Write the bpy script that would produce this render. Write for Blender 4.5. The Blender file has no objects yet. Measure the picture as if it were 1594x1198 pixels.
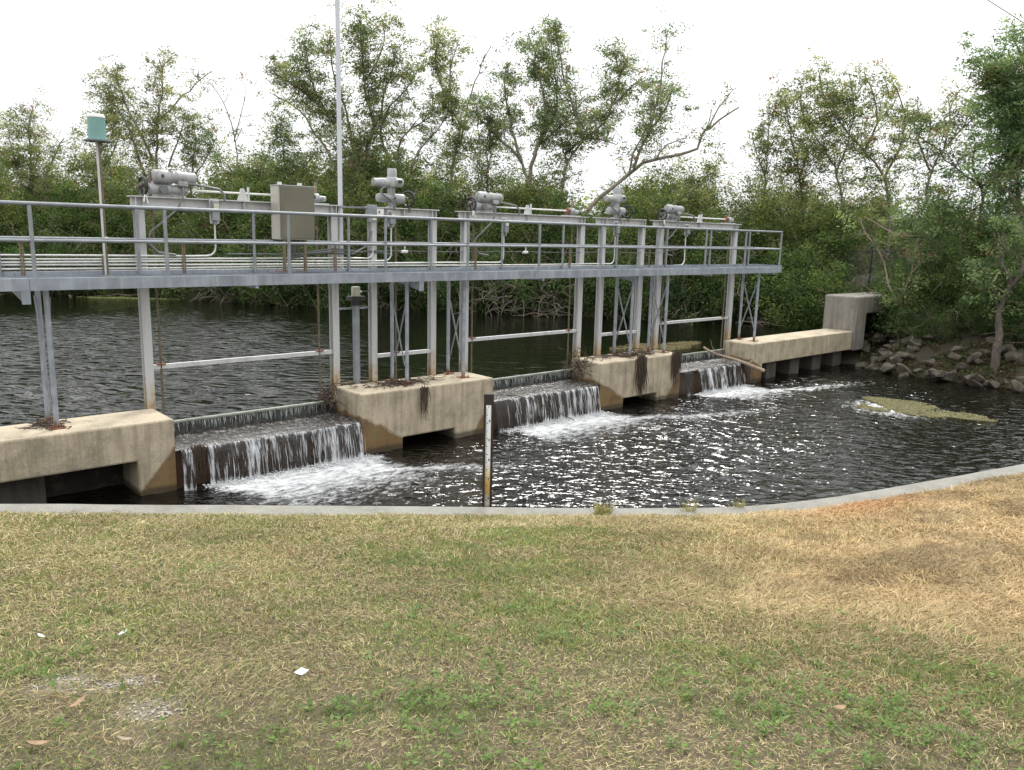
import bpy, math, random
import numpy as np
from mathutils import Vector, Matrix
random.seed(7); rng=np.random.default_rng(11)
S=bpy.context.scene; COL=S.collection; R=math.radians

# ------------------------------------------------------------------ camera
F_PX=1250.8; PITCH,ROLL,YAW=R(10.567),R(1.363),R(41.83)
fwd=Vector((math.sin(YAW)*math.cos(PITCH),math.cos(YAW)*math.cos(PITCH),-math.sin(PITCH)))
rt0=Vector((math.cos(YAW),-math.sin(YAW),0)); up0=rt0.cross(fwd)
RT=rt0*math.cos(ROLL)+up0*math.sin(ROLL); UP=-rt0*math.sin(ROLL)+up0*math.cos(ROLL)
cam=bpy.data.cameras.new('camera'); co=bpy.data.objects.new('camera',cam); COL.objects.link(co)
m=Matrix((RT,UP,-fwd)).transposed(); co.matrix_world=m.to_4x4()
cam.sensor_width=36; cam.lens=36*F_PX/1594; cam.clip_start=.05; cam.clip_end=5000
S.camera=co
def P3(px,py,D):
    "point of the place seen at that spot of the survey photo, D metres ahead"
    v=fwd+RT*((px-797)/F_PX)-UP*((py-599)/F_PX); return np.array(v*D)
def PZ(px,py,z):
    v=fwd+RT*((px-797)/F_PX)-UP*((py-599)/F_PX); return np.array(v*(z/v.z))

# ------------------------------------------------------------------ tagging
def tag(o,label=None,cat=None,group=None,kind=None):
    if label: o['label']=label
    if cat: o['category']=cat
    if group: o['group']=group
    if kind: o['kind']=kind
    return o
def empty(name,loc=(0,0,0),rz=0,**k):
    o=bpy.data.objects.new(name,None); COL.objects.link(o); o.location=loc; o.rotation_euler=(0,0,rz); o.empty_display_size=.2
    return tag(o,**k)
def copy_tree(o,parent=None):
    c=o.copy(); COL.objects.link(c)
    if parent: c.parent=parent
    for ch in [x for x in bpy.data.objects if x.parent==o and x!=c]: copy_tree(ch,c)
    return c

# ------------------------------------------------------------------ materials
def nmat(name):
    m=bpy.data.materials.new(name); m.use_nodes=True; nt=m.node_tree; b=nt.nodes['Principled BSDF']; return m,nt,b
def N(nt,t,**k):
    n=nt.nodes.new(t)
    for a,v in k.items():
        if a.startswith('i_'):
            key=a[2:].replace('_',' '); n.inputs[key].default_value=v
        else: setattr(n,a,v)
    return n
def ramp(nt,fac,stops):
    r=nt.nodes.new('ShaderNodeValToRGB'); e=r.color_ramp.elements
    while len(e)<len(stops): e.new(.5)
    for i,(p,c) in enumerate(stops): e[i].position=p; e[i].color=(*c,1) if len(c)==3 else c
    nt.links.new(fac,r.inputs[0]); return r.outputs[0]
def g(v): return (v,v,v)
def noise(nt,scale,detail=4,rough=.55,coord=None,mapscale=None,dim='3D'):
    n=N(nt,'ShaderNodeTexNoise'); n.inputs['Scale'].default_value=scale; n.inputs['Detail'].default_value=detail; n.inputs['Roughness'].default_value=rough
    if coord is None:
        gg=N(nt,'ShaderNodeNewGeometry'); coord=gg.outputs['Position']
    if mapscale:
        mp=N(nt,'ShaderNodeMapping'); mp.inputs['Scale'].default_value=mapscale; nt.links.new(coord,mp.inputs[0]); coord=mp.outputs[0]
    nt.links.new(coord,n.inputs['Vector']); return n.outputs[0]
def mixc(nt,f,a,b,bt='MIX'):
    x=N(nt,'ShaderNodeMix',data_type='RGBA',blend_type=bt)
    for s,v in ((0,f),(6,a),(7,b)):
        if isinstance(v,(int,float)): x.inputs[s].default_value=v
        elif isinstance(v,tuple): x.inputs[s].default_value=(*v,1)
        else: nt.links.new(v,x.inputs[s])
    return x.outputs[2]
def mth(nt,op,a,b=None,c=None,clamp=False):
    x=N(nt,'ShaderNodeMath',operation=op,use_clamp=clamp)
    for i,v in enumerate((a,b,c)):
        if v is None: continue
        if isinstance(v,(int,float)): x.inputs[i].default_value=v
        else: nt.links.new(v,x.inputs[i])
    return x.outputs[0]
def bump(nt,b,h,st=.3,d=.01):
    x=N(nt,'ShaderNodeBump'); x.inputs['Strength'].default_value=st; x.inputs['Distance'].default_value=d
    nt.links.new(h,x.inputs['Height']); nt.links.new(x.outputs[0],b.inputs['Normal'])
def plain(name,col,rough=.6,metal=0,var=.25,scale=6,bmp=.15,streak=None):
    m,nt,b=nmat(name)
    n=noise(nt,scale,5); lo=tuple(c*(1-var) for c in col); hi=tuple(min(1,c*(1+var)) for c in col)
    c=ramp(nt,n,[(.3,lo),(.7,hi)])
    if streak:
        s=noise(nt,1,4,.6,mapscale=(9,9,.7)); c=mixc(nt,ramp(nt,s,[(.5,g(0)),(.72,g(1))]),c,streak)
    nt.links.new(c,b.inputs['Base Color']); b.inputs['Roughness'].default_value=rough; b.inputs['Metallic'].default_value=metal
    if bmp: bump(nt,b,noise(nt,scale*8,3),bmp,.004)
    return m
M={}
M['galv']=plain('galvanised_steel',(.235,.255,.27),.5,.25,.22,5,.1,streak=(.2,.225,.25))
M['galv_deck']=plain('galvanised_plate',(.235,.262,.295),.55,.2,.25,3,.1,streak=(.33,.35,.38))
def spotted(name,col,rough,streak,rust=(.22,.11,.05),th=.64):
    m=plain(name,col,rough,0,.10,4,.08,streak=streak); nt=m.node_tree; b=nt.nodes['Principled BSDF']; src=b.inputs['Base Color'].links[0].from_socket
    n1=noise(nt,11,5,.75); n2=noise(nt,1,4,.6,mapscale=(16,16,1.2)); k=mth(nt,'MAXIMUM',ramp(nt,n1,[(th,g(0)),(th+.05,g(.9))]),ramp(nt,n2,[(.66,g(0)),(.78,g(.55))]))
    nt.links.new(mixc(nt,k,src,rust),b.inputs['Base Color']); return m
M['paint']=spotted('grey_white_paint',(.50,.505,.505),.55,(.38,.375,.36))
M['paint2']=spotted('actuator_enamel',(.31,.32,.325),.42,(.19,.185,.17),(.10,.085,.07),.60)
M['white']=plain('white_pvc',(.70,.70,.68),.4,0,.06,3,.0)
M['conduit']=plain('conduit_grey',(.60,.60,.58),.38,.1,.1,3,.0)
M['dark']=plain('dark_rubber',(.02,.022,.022),.5,0,.3,20,.1)
M['cable']=plain('cable_grey',(.13,.135,.14),.5,0,.2,20,.0)
M['rust']=plain('rust',(.16,.065,.03),.85,0,.5,25,.4)
M['rusty_strut']=plain('rusty_strut',(.17,.13,.085),.8,.1,.5,40,.2)
M['stem']=plain('greased_stem',(.13,.105,.07),.55,.2,.4,12,.1)
M['teal']=plain('teal_plastic',(.15,.30,.285),.45,0,.1,6,.0)
M['cream']=plain('cream_plastic',(.50,.50,.38),.45,0,.1,6,.0)
M['steel']=plain('stainless_front_reflection',(.135,.13,.10),.33,.3,.22,1.2,.03)  # olive brown: the reflection of dark trees is painted into the door colour
M['steel2']=plain('stainless_side',(.42,.40,.355),.4,.3,.1,2,.03)  # paler side of the same steel, without the painted reflection
M['board']=plain('dark_brown_board',(.020,.011,.009),.6,0,.3,12,.2)
M['tick']=plain('black_print',(.02,.02,.02),.6,0,.1,12,.0)
M['rock']=plain('limestone',(.062,.053,.038),.9,0,.85,3.5,1.)
M['bark']=plain('grey_bark',(.19,.165,.13),.9,0,.35,7,.5)
M['bark2']=plain('dark_bark',(.085,.07,.055),.9,0,.4,7,.5)
M['twig']=plain('dead_twig',(.24,.19,.14),.9,0,.35,9,.2)
M['debris']=plain('root_debris',(.060,.042,.028),.95,0,.5,30,.3)
M['log']=plain('bleached_branch',(.27,.21,.15),.85,0,.35,12,.4)
M['gate']=plain('wet_gate_plate',(.06,.065,.06),.25,.2,.5,10,.2)
M['gatepipe']=plain('crest_pipe',(.20,.22,.18),.45,0,.35,8,.2)
M['siltrock']=plain('wet_brown_wall',(.045,.026,.016),.3,0,.5,6,.6)
M['housewall']=plain('white_wall',(.55,.53,.5),.8,0,.05,1,.0)
M['roof']=plain('grey_roof',(.22,.21,.2),.8,0,.2,3,.0)
M['glass']=plain('window_glass',(.04,.05,.06),.1,0,.1,1,.0)
M['fence']=plain('black_fence_vinyl',(.018,.02,.02),.5,0,.2,8,.0)
M['wire']=plain('galv_wire',(.2,.21,.21),.5,.3,.2,8,.0)
M['paper']=plain('paper',(.62,.68,.70),.6,0,.12,60,.0)
M['deadleaf']=plain('dead_leaf_brown',(.24,.16,.09),.8,0,.3,30,.1)

def concrete(name,col=(.40,.34,.245),xl=None,xr=None,wet=True,dirt=.72):
    m,nt,b=nmat(name); L=nt.links.new
    n=noise(nt,2.2,6,.6); c=ramp(nt,n,[(.30,tuple(x*.68 for x in col)),(.5,col),(.72,tuple(min(1,x*1.2) for x in col))])
    sp=noise(nt,60,2,.5); c=mixc(nt,ramp(nt,sp,[(.55,g(0)),(.68,g(.75))]),c,tuple(x*.45 for x in col))
    sp2=noise(nt,30,3,.5); c=mixc(nt,ramp(nt,sp2,[(.57,g(0)),(.68,g(.6))]),c,tuple(min(1,x*1.5) for x in col))
    st=noise(nt,1,5,.65,mapscale=(7,7,.55))
    geo=N(nt,'ShaderNodeNewGeometry'); sn=N(nt,'ShaderNodeSeparateXYZ'); L(geo.outputs['Normal'],sn.inputs[0])
    side=mth(nt,'SUBTRACT',1,mth(nt,'ABSOLUTE',sn.outputs[2]))
    sf=mth(nt,'MULTIPLY',ramp(nt,st,[(.45,g(0)),(.70,g(dirt))]),side)
    c=mixc(nt,sf,c,tuple(x*y for x,y in zip(col,(.42,.38,.33))))
    # moss blotches
    ms=noise(nt,1.6,7,.75); c=mixc(nt,mth(nt,'MULTIPLY',ramp(nt,ms,[(.52,g(0)),(.66,g(.7))]),.7),c,(.13,.12,.07))
    if wet:
        sx=N(nt,'ShaderNodeSeparateXYZ'); L(geo.outputs['Position'],sx.inputs[0])
        dl=mth(nt,'MULTIPLY',mth(nt,'SUBTRACT',sx.outputs[0],xl if xl is not None else -99),.58)
        dr=mth(nt,'MULTIPLY',mth(nt,'SUBTRACT',xr if xr is not None else 99,sx.outputs[0]),1.25)
        d=mth(nt,'MINIMUM',dl,dr); wob=mth(nt,'MULTIPLY',mth(nt,'SUBTRACT',noise(nt,2.5,4),.5),.35)
        v=mth(nt,'SUBTRACT',mth(nt,'ADD',-3.70,wob),mth(nt,'ADD',sx.outputs[2],d))
        mk=mth(nt,'MULTIPLY',v,14,clamp=True)
        mk2=mth(nt,'MULTIPLY',mth(nt,'SUBTRACT',v,.18),3,clamp=True)
        alg=ramp(nt,noise(nt,3,4),[(.35,(.085,.042,.012)),(.55,(.15,.085,.026)),(.72,(.10,.085,.012))])
        c=mixc(nt,mth(nt,'MULTIPLY',mk,.88),c,alg)
        line=mth(nt,'MULTIPLY',mth(nt,'SUBTRACT',-4.40,mth(nt,'ADD',sx.outputs[2],mth(nt,'MULTIPLY',wob,.3))),14,clamp=True)
        c=mixc(nt,mth(nt,'MULTIPLY',line,.8),c,(.035,.028,.015))
        rr=mth(nt,'SUBTRACT',.9,mth(nt,'MULTIPLY',mk,.45)); L(rr,b.inputs['Roughness'])
    else: b.inputs['Roughness'].default_value=.9
    L(c,b.inputs['Base Color'])
    h=mth(nt,'ADD',noise(nt,45,4,.7),mth(nt,'MULTIPLY',noise(nt,5,4),1.2)); bump(nt,b,h,.5,.008)
    return m
def attr_mat(name,rough=.7,trans=.0,spec=.3,boost=1.):
    m,nt,b=nmat(name); L=nt.links.new
    a=N(nt,'ShaderNodeAttribute'); a.attribute_name='Col'
    L(a.outputs['Color'],b.inputs['Base Color']); b.inputs['Roughness'].default_value=rough; b.inputs['Specular IOR Level'].default_value=spec
    if trans>0:
        t=N(nt,'ShaderNodeBsdfTranslucent'); hs=N(nt,'ShaderNodeHueSaturation'); hs.inputs['Value'].default_value=1.5; hs.inputs['Saturation'].default_value=1.1
        L(a.outputs['Color'],hs.inputs['Color']); L(hs.outputs[0],t.inputs['Color'])
        mx=N(nt,'ShaderNodeMixShader'); mx.inputs[0].default_value=trans; L(b.outputs[0],mx.inputs[1]); L(t.outputs[0],mx.inputs[2])
        L(mx.outputs[0],nt.nodes['Material Output'].inputs[0])
    return m
M['leaf']=attr_mat('foliage',.55,.50,.3)
M['grass']=attr_mat('grass_blades',.75,.15,.15)

# ------------------------------------------------------------------ mesh builder
class MB:
    def __init__(s): s.v=[]; s.f=[]; s.mi=[]; s.cur=0
    def add(s,vs,fs):
        o=len(s.v); s.v+= [tuple(map(float,p)) for p in vs]; s.f+=[tuple(i+o for i in f) for f in fs]; s.mi+=[s.cur]*len(fs); return s
    def box(s,a,b):
        (x0,y0,z0),(x1,y1,z1)=a,b
        return s.add([(x0,y0,z0),(x1,y0,z0),(x1,y1,z0),(x0,y1,z0),(x0,y0,z1),(x1,y0,z1),(x1,y1,z1),(x0,y1,z1)],
            [(0,3,2,1),(4,5,6,7),(0,1,5,4),(1,2,6,5),(2,3,7,6),(3,0,4,7)])
    def tube(s,pts,r,n=8,cap=True):
        pts=[np.array(p,float) for p in pts]; k=len(pts); rs=r if hasattr(r,'__len__') else [r]*k
        t0=pts[1]-pts[0]; a=np.array((0,0,1.)) if abs(t0[2])<.8*np.linalg.norm(t0) else np.array((1.,0,0))
        vs=[]
        for i,p in enumerate(pts):
            t=pts[min(i+1,k-1)]-pts[max(i-1,0)]; t=t/(np.linalg.norm(t)+1e-9)
            u=a-t*np.dot(a,t); u/=np.linalg.norm(u)+1e-9; w=np.cross(t,u); a=u
            for j in range(n):
                q=2*math.pi*(j+.5)/n; vs.append(p+rs[i]*(u*math.cos(q)+w*math.sin(q)))
        fs=[(i*n+j,i*n+(j+1)%n,(i+1)*n+(j+1)%n,(i+1)*n+j) for i in range(k-1) for j in range(n)]
        if cap: fs+=[tuple(range(n))[::-1],tuple((k-1)*n+j for j in range(n))]
        return s.add(vs,fs)
    def bar(s,a,b,w,h,up=(0,0,1)):
        a=np.array(a,float);b=np.array(b,float);t=b-a;t/=np.linalg.norm(t);up=np.array(up,float)
        if abs(np.dot(t,up))>.95: up=np.array((0,1.,0))
        u=np.cross(t,up);u/=np.linalg.norm(u);v=np.cross(u,t)
        vs=[p+u*i*w/2+v*j*h/2 for p in(a,b) for i,j in((-1,-1),(1,-1),(1,1),(-1,1))]
        return s.add(vs,[(0,3,2,1)[::-1],(4,5,6,7)[::-1],(0,1,5,4)[::-1],(1,2,6,5)[::-1],(2,3,7,6)[::-1],(3,0,4,7)[::-1]])
    def lathe(s,prof,c=(0,0,0),axis='z',n=16):
        vs=[]
        for r,h in prof:
            for j in range(n):
                q=2*math.pi*j/n; x,y,z=r*math.cos(q),r*math.sin(q),h
                if axis=='x': x,y,z=z,x,y
                if axis=='y': x,y,z=y,z,x
                vs.append((x+c[0],y+c[1],z+c[2]))
        k=len(prof); fs=[(i*n+j,i*n+(j+1)%n,(i+1)*n+(j+1)%n,(i+1)*n+j) for i in range(k-1) for j in range(n)]
        fs+=[tuple(range(n))[::-1],tuple((k-1)*n+j for j in range(n))]
        return s.add(vs,fs)
    def prism(s,poly,y0,y1):   # poly in x,z extruded along y
        n=len(poly); vs=[(x,y0,z) for x,z in poly]+[(x,y1,z) for x,z in poly]
        fs=[tuple(range(n)),tuple(range(2*n-1,n-1,-1))]+[(i,i+n,(i+1)%n+n,(i+1)%n) for i in range(n)]
        return s.add(vs,fs)
    def build(s,name,mat,parent=None,bevel=0,smooth=False,loc=None,seg=2):
        me=bpy.data.meshes.new(name); me.from_pydata(s.v,[],s.f)
        for x in (mat if isinstance(mat,list) else [mat]): me.materials.append(x)
        if isinstance(mat,list): me.polygons.foreach_set('material_index',s.mi)
        import bmesh
        if len(s.v)<40000:
            bm=bmesh.new(); bm.from_mesh(me); bmesh.ops.recalc_face_normals(bm,faces=bm.faces); bm.to_mesh(me); bm.free()
        if smooth:
            me.polygons.foreach_set('use_smooth',[True]*len(me.polygons))
            try: me.set_sharp_from_angle(angle=R(45))
            except Exception: pass
        me.update(); o=bpy.data.objects.new(name,me); COL.objects.link(o)
        if parent is not None: o.parent=parent
        if loc is not None: o.location=loc
        if bevel:
            md=o.modifiers.new('bevel','BEVEL'); md.width=bevel; md.segments=seg; md.limit_method='ANGLE'; md.angle_limit=R(40)
        return o
def recentre(e):
    "children were modelled in world space: shift them under their thing's base point"
    off=Vector(e.location)
    for c in e.children:
        c.location=Vector(c.location)-off
def npmesh(name,V,F,mat,col=None,parent=None,smooth=False):
    "V (n,3), F (m,k) one face size"
    me=bpy.data.meshes.new(name); nv=len(V); nf,k=F.shape
    me.vertices.add(nv); me.vertices.foreach_set('co',np.ascontiguousarray(V,dtype=np.float32).ravel())
    me.loops.add(nf*k); me.loops.foreach_set('vertex_index',np.ascontiguousarray(F,dtype=np.int32).ravel())
    me.polygons.add(nf); me.polygons.foreach_set('loop_start',np.arange(0,nf*k,k,dtype=np.int32))
    try: me.polygons.foreach_set('loop_total',np.full(nf,k,dtype=np.int32))
    except Exception: pass
    if smooth: me.polygons.foreach_set('use_smooth',np.ones(nf,dtype=bool))
    if col is not None:
        a=me.color_attributes.new('Col','FLOAT_COLOR','POINT'); c=np.ones((nv,4),np.float32); c[:,:3]=col; a.data.foreach_set('color',c.ravel())
    me.materials.append(mat); me.update(calc_edges=True); me.validate()
    o=bpy.data.objects.new(name,me); COL.objects.link(o)
    if parent is not None: o.parent=parent
    return o
def vnoise(x,y,seed=0):
    xi=np.floor(x).astype(np.int64); yi=np.floor(y).astype(np.int64); xf=x-xi; yf=y-yi
    def h(a,b):
        n=(a*374761393+b*668265263+seed*974711)&0xffffffff; n=((n^(n>>13))*1274126177)&0xffffffff; return ((n^(n>>16))&0xffff)/65535.
    u=xf*xf*(3-2*xf); v=yf*yf*(3-2*yf)
    return (h(xi,yi)*(1-u)+h(xi+1,yi)*u)*(1-v)+(h(xi,yi+1)*(1-u)+h(xi+1,yi+1)*u)*v
def fbm(x,y,seed=0,o=4):
    s=0;a=.5;t=0
    for i in range(o): s=s+a*vnoise(x*2**i,y*2**i,seed+i*17); t+=a; a*=.55
    return s/t

# ------------------------------------------------------------------ setting heights
WD=-4.55; WU=-3.57          # downstream and upstream water levels
SEA=[(-4.6,15.9),(1.61,10.88),(3.46,9.39),(5.39,7.83),(7.36,6.22),(7.86,5.83),(8.28,5.53),(8.68,5.29),(9.08,5.09),(9.55,4.90),(10.03,4.73),(10.9,4.48),(11.87,4.23),(13.91,3.71),(24,1.2),(60,-9)]
CANAL=[(-4.6,15.9),(-20,28),(-60,66),(-70,110),(-30,110),(-18,66),(-4,53),(8.0,48.2),(14.4,45),(16.2,38.5),(18.6,34.4),(22.5,31.6),(26.5,26.),(28.85,21.6),(33.5,19),(34.1,17.2),(33,15),(30.5,14),(29.1,13.1),(28.9,10.7),(29.3,8),(31,5),(60,-3),(60,-9)]+SEA[::-1][1:-1]
def seg_dist(X,Y,pts,closed=False):
    d=np.full(X.shape,1e9); n=len(pts)
    for i in range(n if closed else n-1):
        ax,ay=pts[i]; bx,by=pts[(i+1)%n]; dx,dy=bx-ax,by-ay
        t=np.clip(((X-ax)*dx+(Y-ay)*dy)/(dx*dx+dy*dy),0,1); d=np.minimum(d,np.hypot(X-ax-t*dx,Y-ay-t*dy))
    return d
def inside(X,Y,pts):
    c=np.zeros(X.shape,bool); n=len(pts)
    for i in range(n):
        ax,ay=pts[i]; bx,by=pts[(i+1)%n]
        if ay==by: continue
        k=((ay>Y)!=(by>Y))&(X<(bx-ax)*(Y-ay)/(by-ay)+ax); c^=k
    return c
def lawn_z(X,Y):
    d=seg_dist(X,Y,SEA); z=-3.36+.30*(1-np.exp(-d/1.2))*.35+.182*np.maximum(d-.2,0)
    z=np.where(z>-1.62,-1.62+(z+1.62)*.12,z); z=np.minimum(z,-1.3)
    return z+.035*(fbm(X*.7,Y*.7,3,3)-.5)+.022*(fbm(X*2.7,Y*2.7,5,3)-.5)
def ground_z(X,Y):
    ins=inside(X,Y,CANAL); d=seg_dist(X,Y,CANAL,True); ds=seg_dist(X,Y,SEA)
    lawn=lawn_z(X,Y); lawnside=(~ins)&((np.abs(ds-d)<1e-6)|((X<20)&(Y<13)&(X+Y<13)))
    dl=np.minimum(ds,d)
    lawn=np.where(ds<.26,-5.7+(lawn+5.7)*np.clip(ds/.26,0,1),lawn)
    up=np.clip((Y-13.6)/1.2,0,1); w=WD*(1-up)+WU*up
    rise=np.where(Y>15,1.9*(1-np.exp(-d/2.6)),2.75*(1-np.exp(-d/3.2)))
    bank=w-.15+rise+.25*(fbm(X*.5,Y*.5,9,3)-.5)*np.clip(d,0,1)
    bed=w-.15-np.minimum(1.2,d*.7)
    z=np.where(ins,np.where(ds<d+1e-6,-5.7,np.minimum(bed,w-.15)),np.where(lawnside,lawn,bank))
    return z
def gz(x,y): return float(ground_z(np.array([float(x)]),np.array([float(y)]))[0])
def axis(segs):
    out=[]
    for a,b,s in segs: out+=list(np.arange(a,b,s))
    out.append(segs[-1][1]); return np.array(out)
xs=axis([(-3000,-400,650),(-400,-60,40),(-60,-9,3),(-9,26,.2),(26,40,.4),(40,80,2),(80,400,30),(400,3000,650)])
ys=axis([(-3000,-400,650),(-400,-40,40),(-40,-8,4),(-8,17,.2),(17,56,.6),(56,120,3),(120,400,30),(400,3000,650)])
def grid(xs,ys,zf,name,mat,colf=None,smooth=True):
    X,Y=np.meshgrid(xs,ys); Z=zf(X,Y); V=np.stack([X.ravel(),Y.ravel(),Z.ravel()],1)
    nx,ny=len(xs),len(ys); i=np.arange(ny-1)[:,None]*nx+np.arange(nx-1)[None]; i=i.ravel()
    F=np.stack([i,i+1,i+1+nx,i+nx],1)
    return npmesh(name,V,F,mat,None if colf is None else colf(X,Y).reshape(-1,3),smooth=smooth)
def on_lawn(px,py):
    for t in np.linspace(1.5,16,600):
        v=fwd+RT*((px-797)/F_PX)-UP*((py-599)/F_PX); p=np.array(v)*t
        if p[2]<lawn_z(np.array([p[0]]),np.array([p[1]]))[0]: return p
    return p

SAND=[(on_lawn(px,py),rx,ry) for px,py,rx,ry in ((95,1060,.17,.07),(160,1068,.16,.06),(215,1062,.13,.06),(245,1108,.17,.12),(60,1075,.10,.05))]
# lawn colour: how green / straw / bare each spot is
def lawn_mix(X,Y):
    ang=np.degrees(np.arctan2(X,Y)); dist=np.hypot(X,Y)          # from the photographer
    straw=np.clip((ang-43)/20,0,1)*np.clip((dist-3.6)/2.5,0,1)
    gr=fbm(X*.9,Y*.9,21,4)+.30*(fbm(X*3.2,Y*3.2,31,3)-.5)
    green=np.clip((gr-.50)*3.0,0,1)*(1-.85*straw)
    green=np.maximum(green,np.clip((fbm(X*1.5,Y*1.5,44,3)-.60)*7,0,1)*np.clip((5.5-dist)/2,0,1))
    bare=np.zeros_like(X)
    for p,rx,ry in SAND:
        u=(X-p[0])*.745-(Y-p[1])*.667; v=(X-p[0])*.667+(Y-p[1])*.745
        bare=np.maximum(bare,1.25-np.hypot(u/rx,v/ry)*(.55+.9*fbm(X*9,Y*9,77,4)))
    return np.clip(straw,0,1),np.clip(green,0,1),np.clip(bare,0,1)
def ground_col(X,Y):
    s,gn,b=lawn_mix(X,Y)
    c=np.array((.155,.125,.08))[None,None]*np.ones(X.shape+(1,))
    c=c*(1-s[...,None])+np.array((.25,.18,.10))*s[...,None]
    c=c*(1-.5*gn[...,None])+np.array((.075,.085,.03))*.5*gn[...,None]
    c=c*(1-b[...,None])+np.array((.42,.38,.32))*b[...,None]
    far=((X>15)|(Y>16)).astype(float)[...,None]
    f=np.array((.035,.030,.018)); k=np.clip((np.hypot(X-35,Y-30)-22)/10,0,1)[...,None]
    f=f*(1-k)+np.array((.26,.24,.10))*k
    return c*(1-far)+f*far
gm,nt,b=nmat('ground_soil'); a=N(nt,'ShaderNodeAttribute'); a.attribute_name='Col'
c=mixc(nt,ramp(nt,noise(nt,38,6,.75),[(.35,g(.25)),(.62,g(1))]),mixc(nt,1.0,a.outputs['Color'],(.45,.42,.38),'MULTIPLY'),mixc(nt,1.0,a.outputs['Color'],(1.25,1.22,1.15),'MULTIPLY'))
nt.links.new(c,b.inputs['Base Color']); b.inputs['Roughness'].default_value=.95
bump(nt,b,noise(nt,45,6,.8),1,.03)
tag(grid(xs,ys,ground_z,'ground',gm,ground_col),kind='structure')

# ------------------------------------------------------------------ water
def water_mat(name,ripple,foam):
    m,nt,b=nmat(name); L=nt.links.new
    b.inputs['Base Color'].default_value=(.003,.0035,.002,1)
    b.inputs['Roughness'].default_value=.05; b.inputs['IOR'].default_value=1.38
    g0=N(nt,'ShaderNodeNewGeometry'); rm=N(nt,'ShaderNodeMapping'); rm.inputs['Rotation'].default_value=(0,0,R(44)); L(g0.outputs['Position'],rm.inputs[0])
    def ridge(sc,ms): return mth(nt,'SUBTRACT',1,mth(nt,'ABSOLUTE',mth(nt,'MULTIPLY',mth(nt,'SUBTRACT',noise(nt,sc,1.5,.5,coord=rm.outputs[0],mapscale=ms),.5),3.4)))
    h=mth(nt,'ADD',mth(nt,'MULTIPLY',ridge(ripple[0],ripple[1]),.70),mth(nt,'MULTIPLY',ridge(ripple[0]*2.2,ripple[1]),.20))
    a=N(nt,'ShaderNodeAttribute'); a.attribute_name='Col'; sep=N(nt,'ShaderNodeSeparateColor'); L(a.outputs['Color'],sep.inputs[0])
    x=N(nt,'ShaderNodeBump'); x.inputs['Distance'].default_value=ripple[2]; L(sep.outputs[2],x.inputs['Strength']); L(h,x.inputs['Height']); L(x.outputs[0],b.inputs['Normal'])
    if foam:
        fd=sep.outputs[0]; n1=noise(nt,4.2,8,.70,mapscale=(1,2.0,1)); n2=noise(nt,19,5,.7)
        k=mth(nt,'ADD',mth(nt,'MULTIPLY',n1,.72),mth(nt,'MULTIPLY',n2,.28))
        thr=mth(nt,'SUBTRACT',.69,mth(nt,'MULTIPLY',fd,.39))
        f=mth(nt,'MULTIPLY',mth(nt,'SUBTRACT',k,thr),4.2,clamp=True)
        # drifting bubbles; the same white flecks also paint in glints on the ripples
        vo=N(nt,'ShaderNodeTexVoronoi'); vo.inputs['Scale'].default_value=12; gg=N(nt,'ShaderNodeNewGeometry'); mp=N(nt,'ShaderNodeMapping'); mp.inputs['Scale'].default_value=(1,1,.01); L(gg.outputs['Position'],mp.inputs[0])
        nz=N(nt,'ShaderNodeTexNoise'); nz.inputs['Scale'].default_value=9; L(mp.outputs[0],nz.inputs[0]); av=N(nt,'ShaderNodeVectorMath',operation='MULTIPLY_ADD'); av.inputs[1].default_value=(.12,.12,0); L(nz.outputs['Color'],av.inputs[0]); L(mp.outputs[0],av.inputs[2]); L(av.outputs[0],vo.inputs['Vector'])
        sc=N(nt,'ShaderNodeSeparateColor'); L(vo.outputs['Color'],sc.inputs[0])
        sz=mth(nt,'MULTIPLY',mth(nt,'SUBTRACT',sc.outputs[0],.35),.50)
        sp=mth(nt,'MULTIPLY',mth(nt,'SUBTRACT',sz,vo.outputs['Distance']),30,clamp=True)
        sp=mth(nt,'MULTIPLY',sp,mth(nt,'MULTIPLY',mth(nt,'SUBTRACT',mth(nt,'ADD',sep.outputs[1],noise(nt,2.2,5,.7)),.75),6,clamp=True))
        f=mth(nt,'MAXIMUM',f,mth(nt,'MULTIPLY',sp,.75))
        L(mixc(nt,f,(.0035,.003,.002),(.60,.61,.61)),b.inputs['Base Color'])
        L(mth(nt,'ADD',.05,mth(nt,'MULTIPLY',f,.7)),b.inputs['Roughness'])
    return m
FALLS=[(4.69,8.42,5.18,8.40),(11.96,15.66,12.15,15.55),(19.14,22.88,19.95,22.3)]   # sill span, main curtain span
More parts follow.
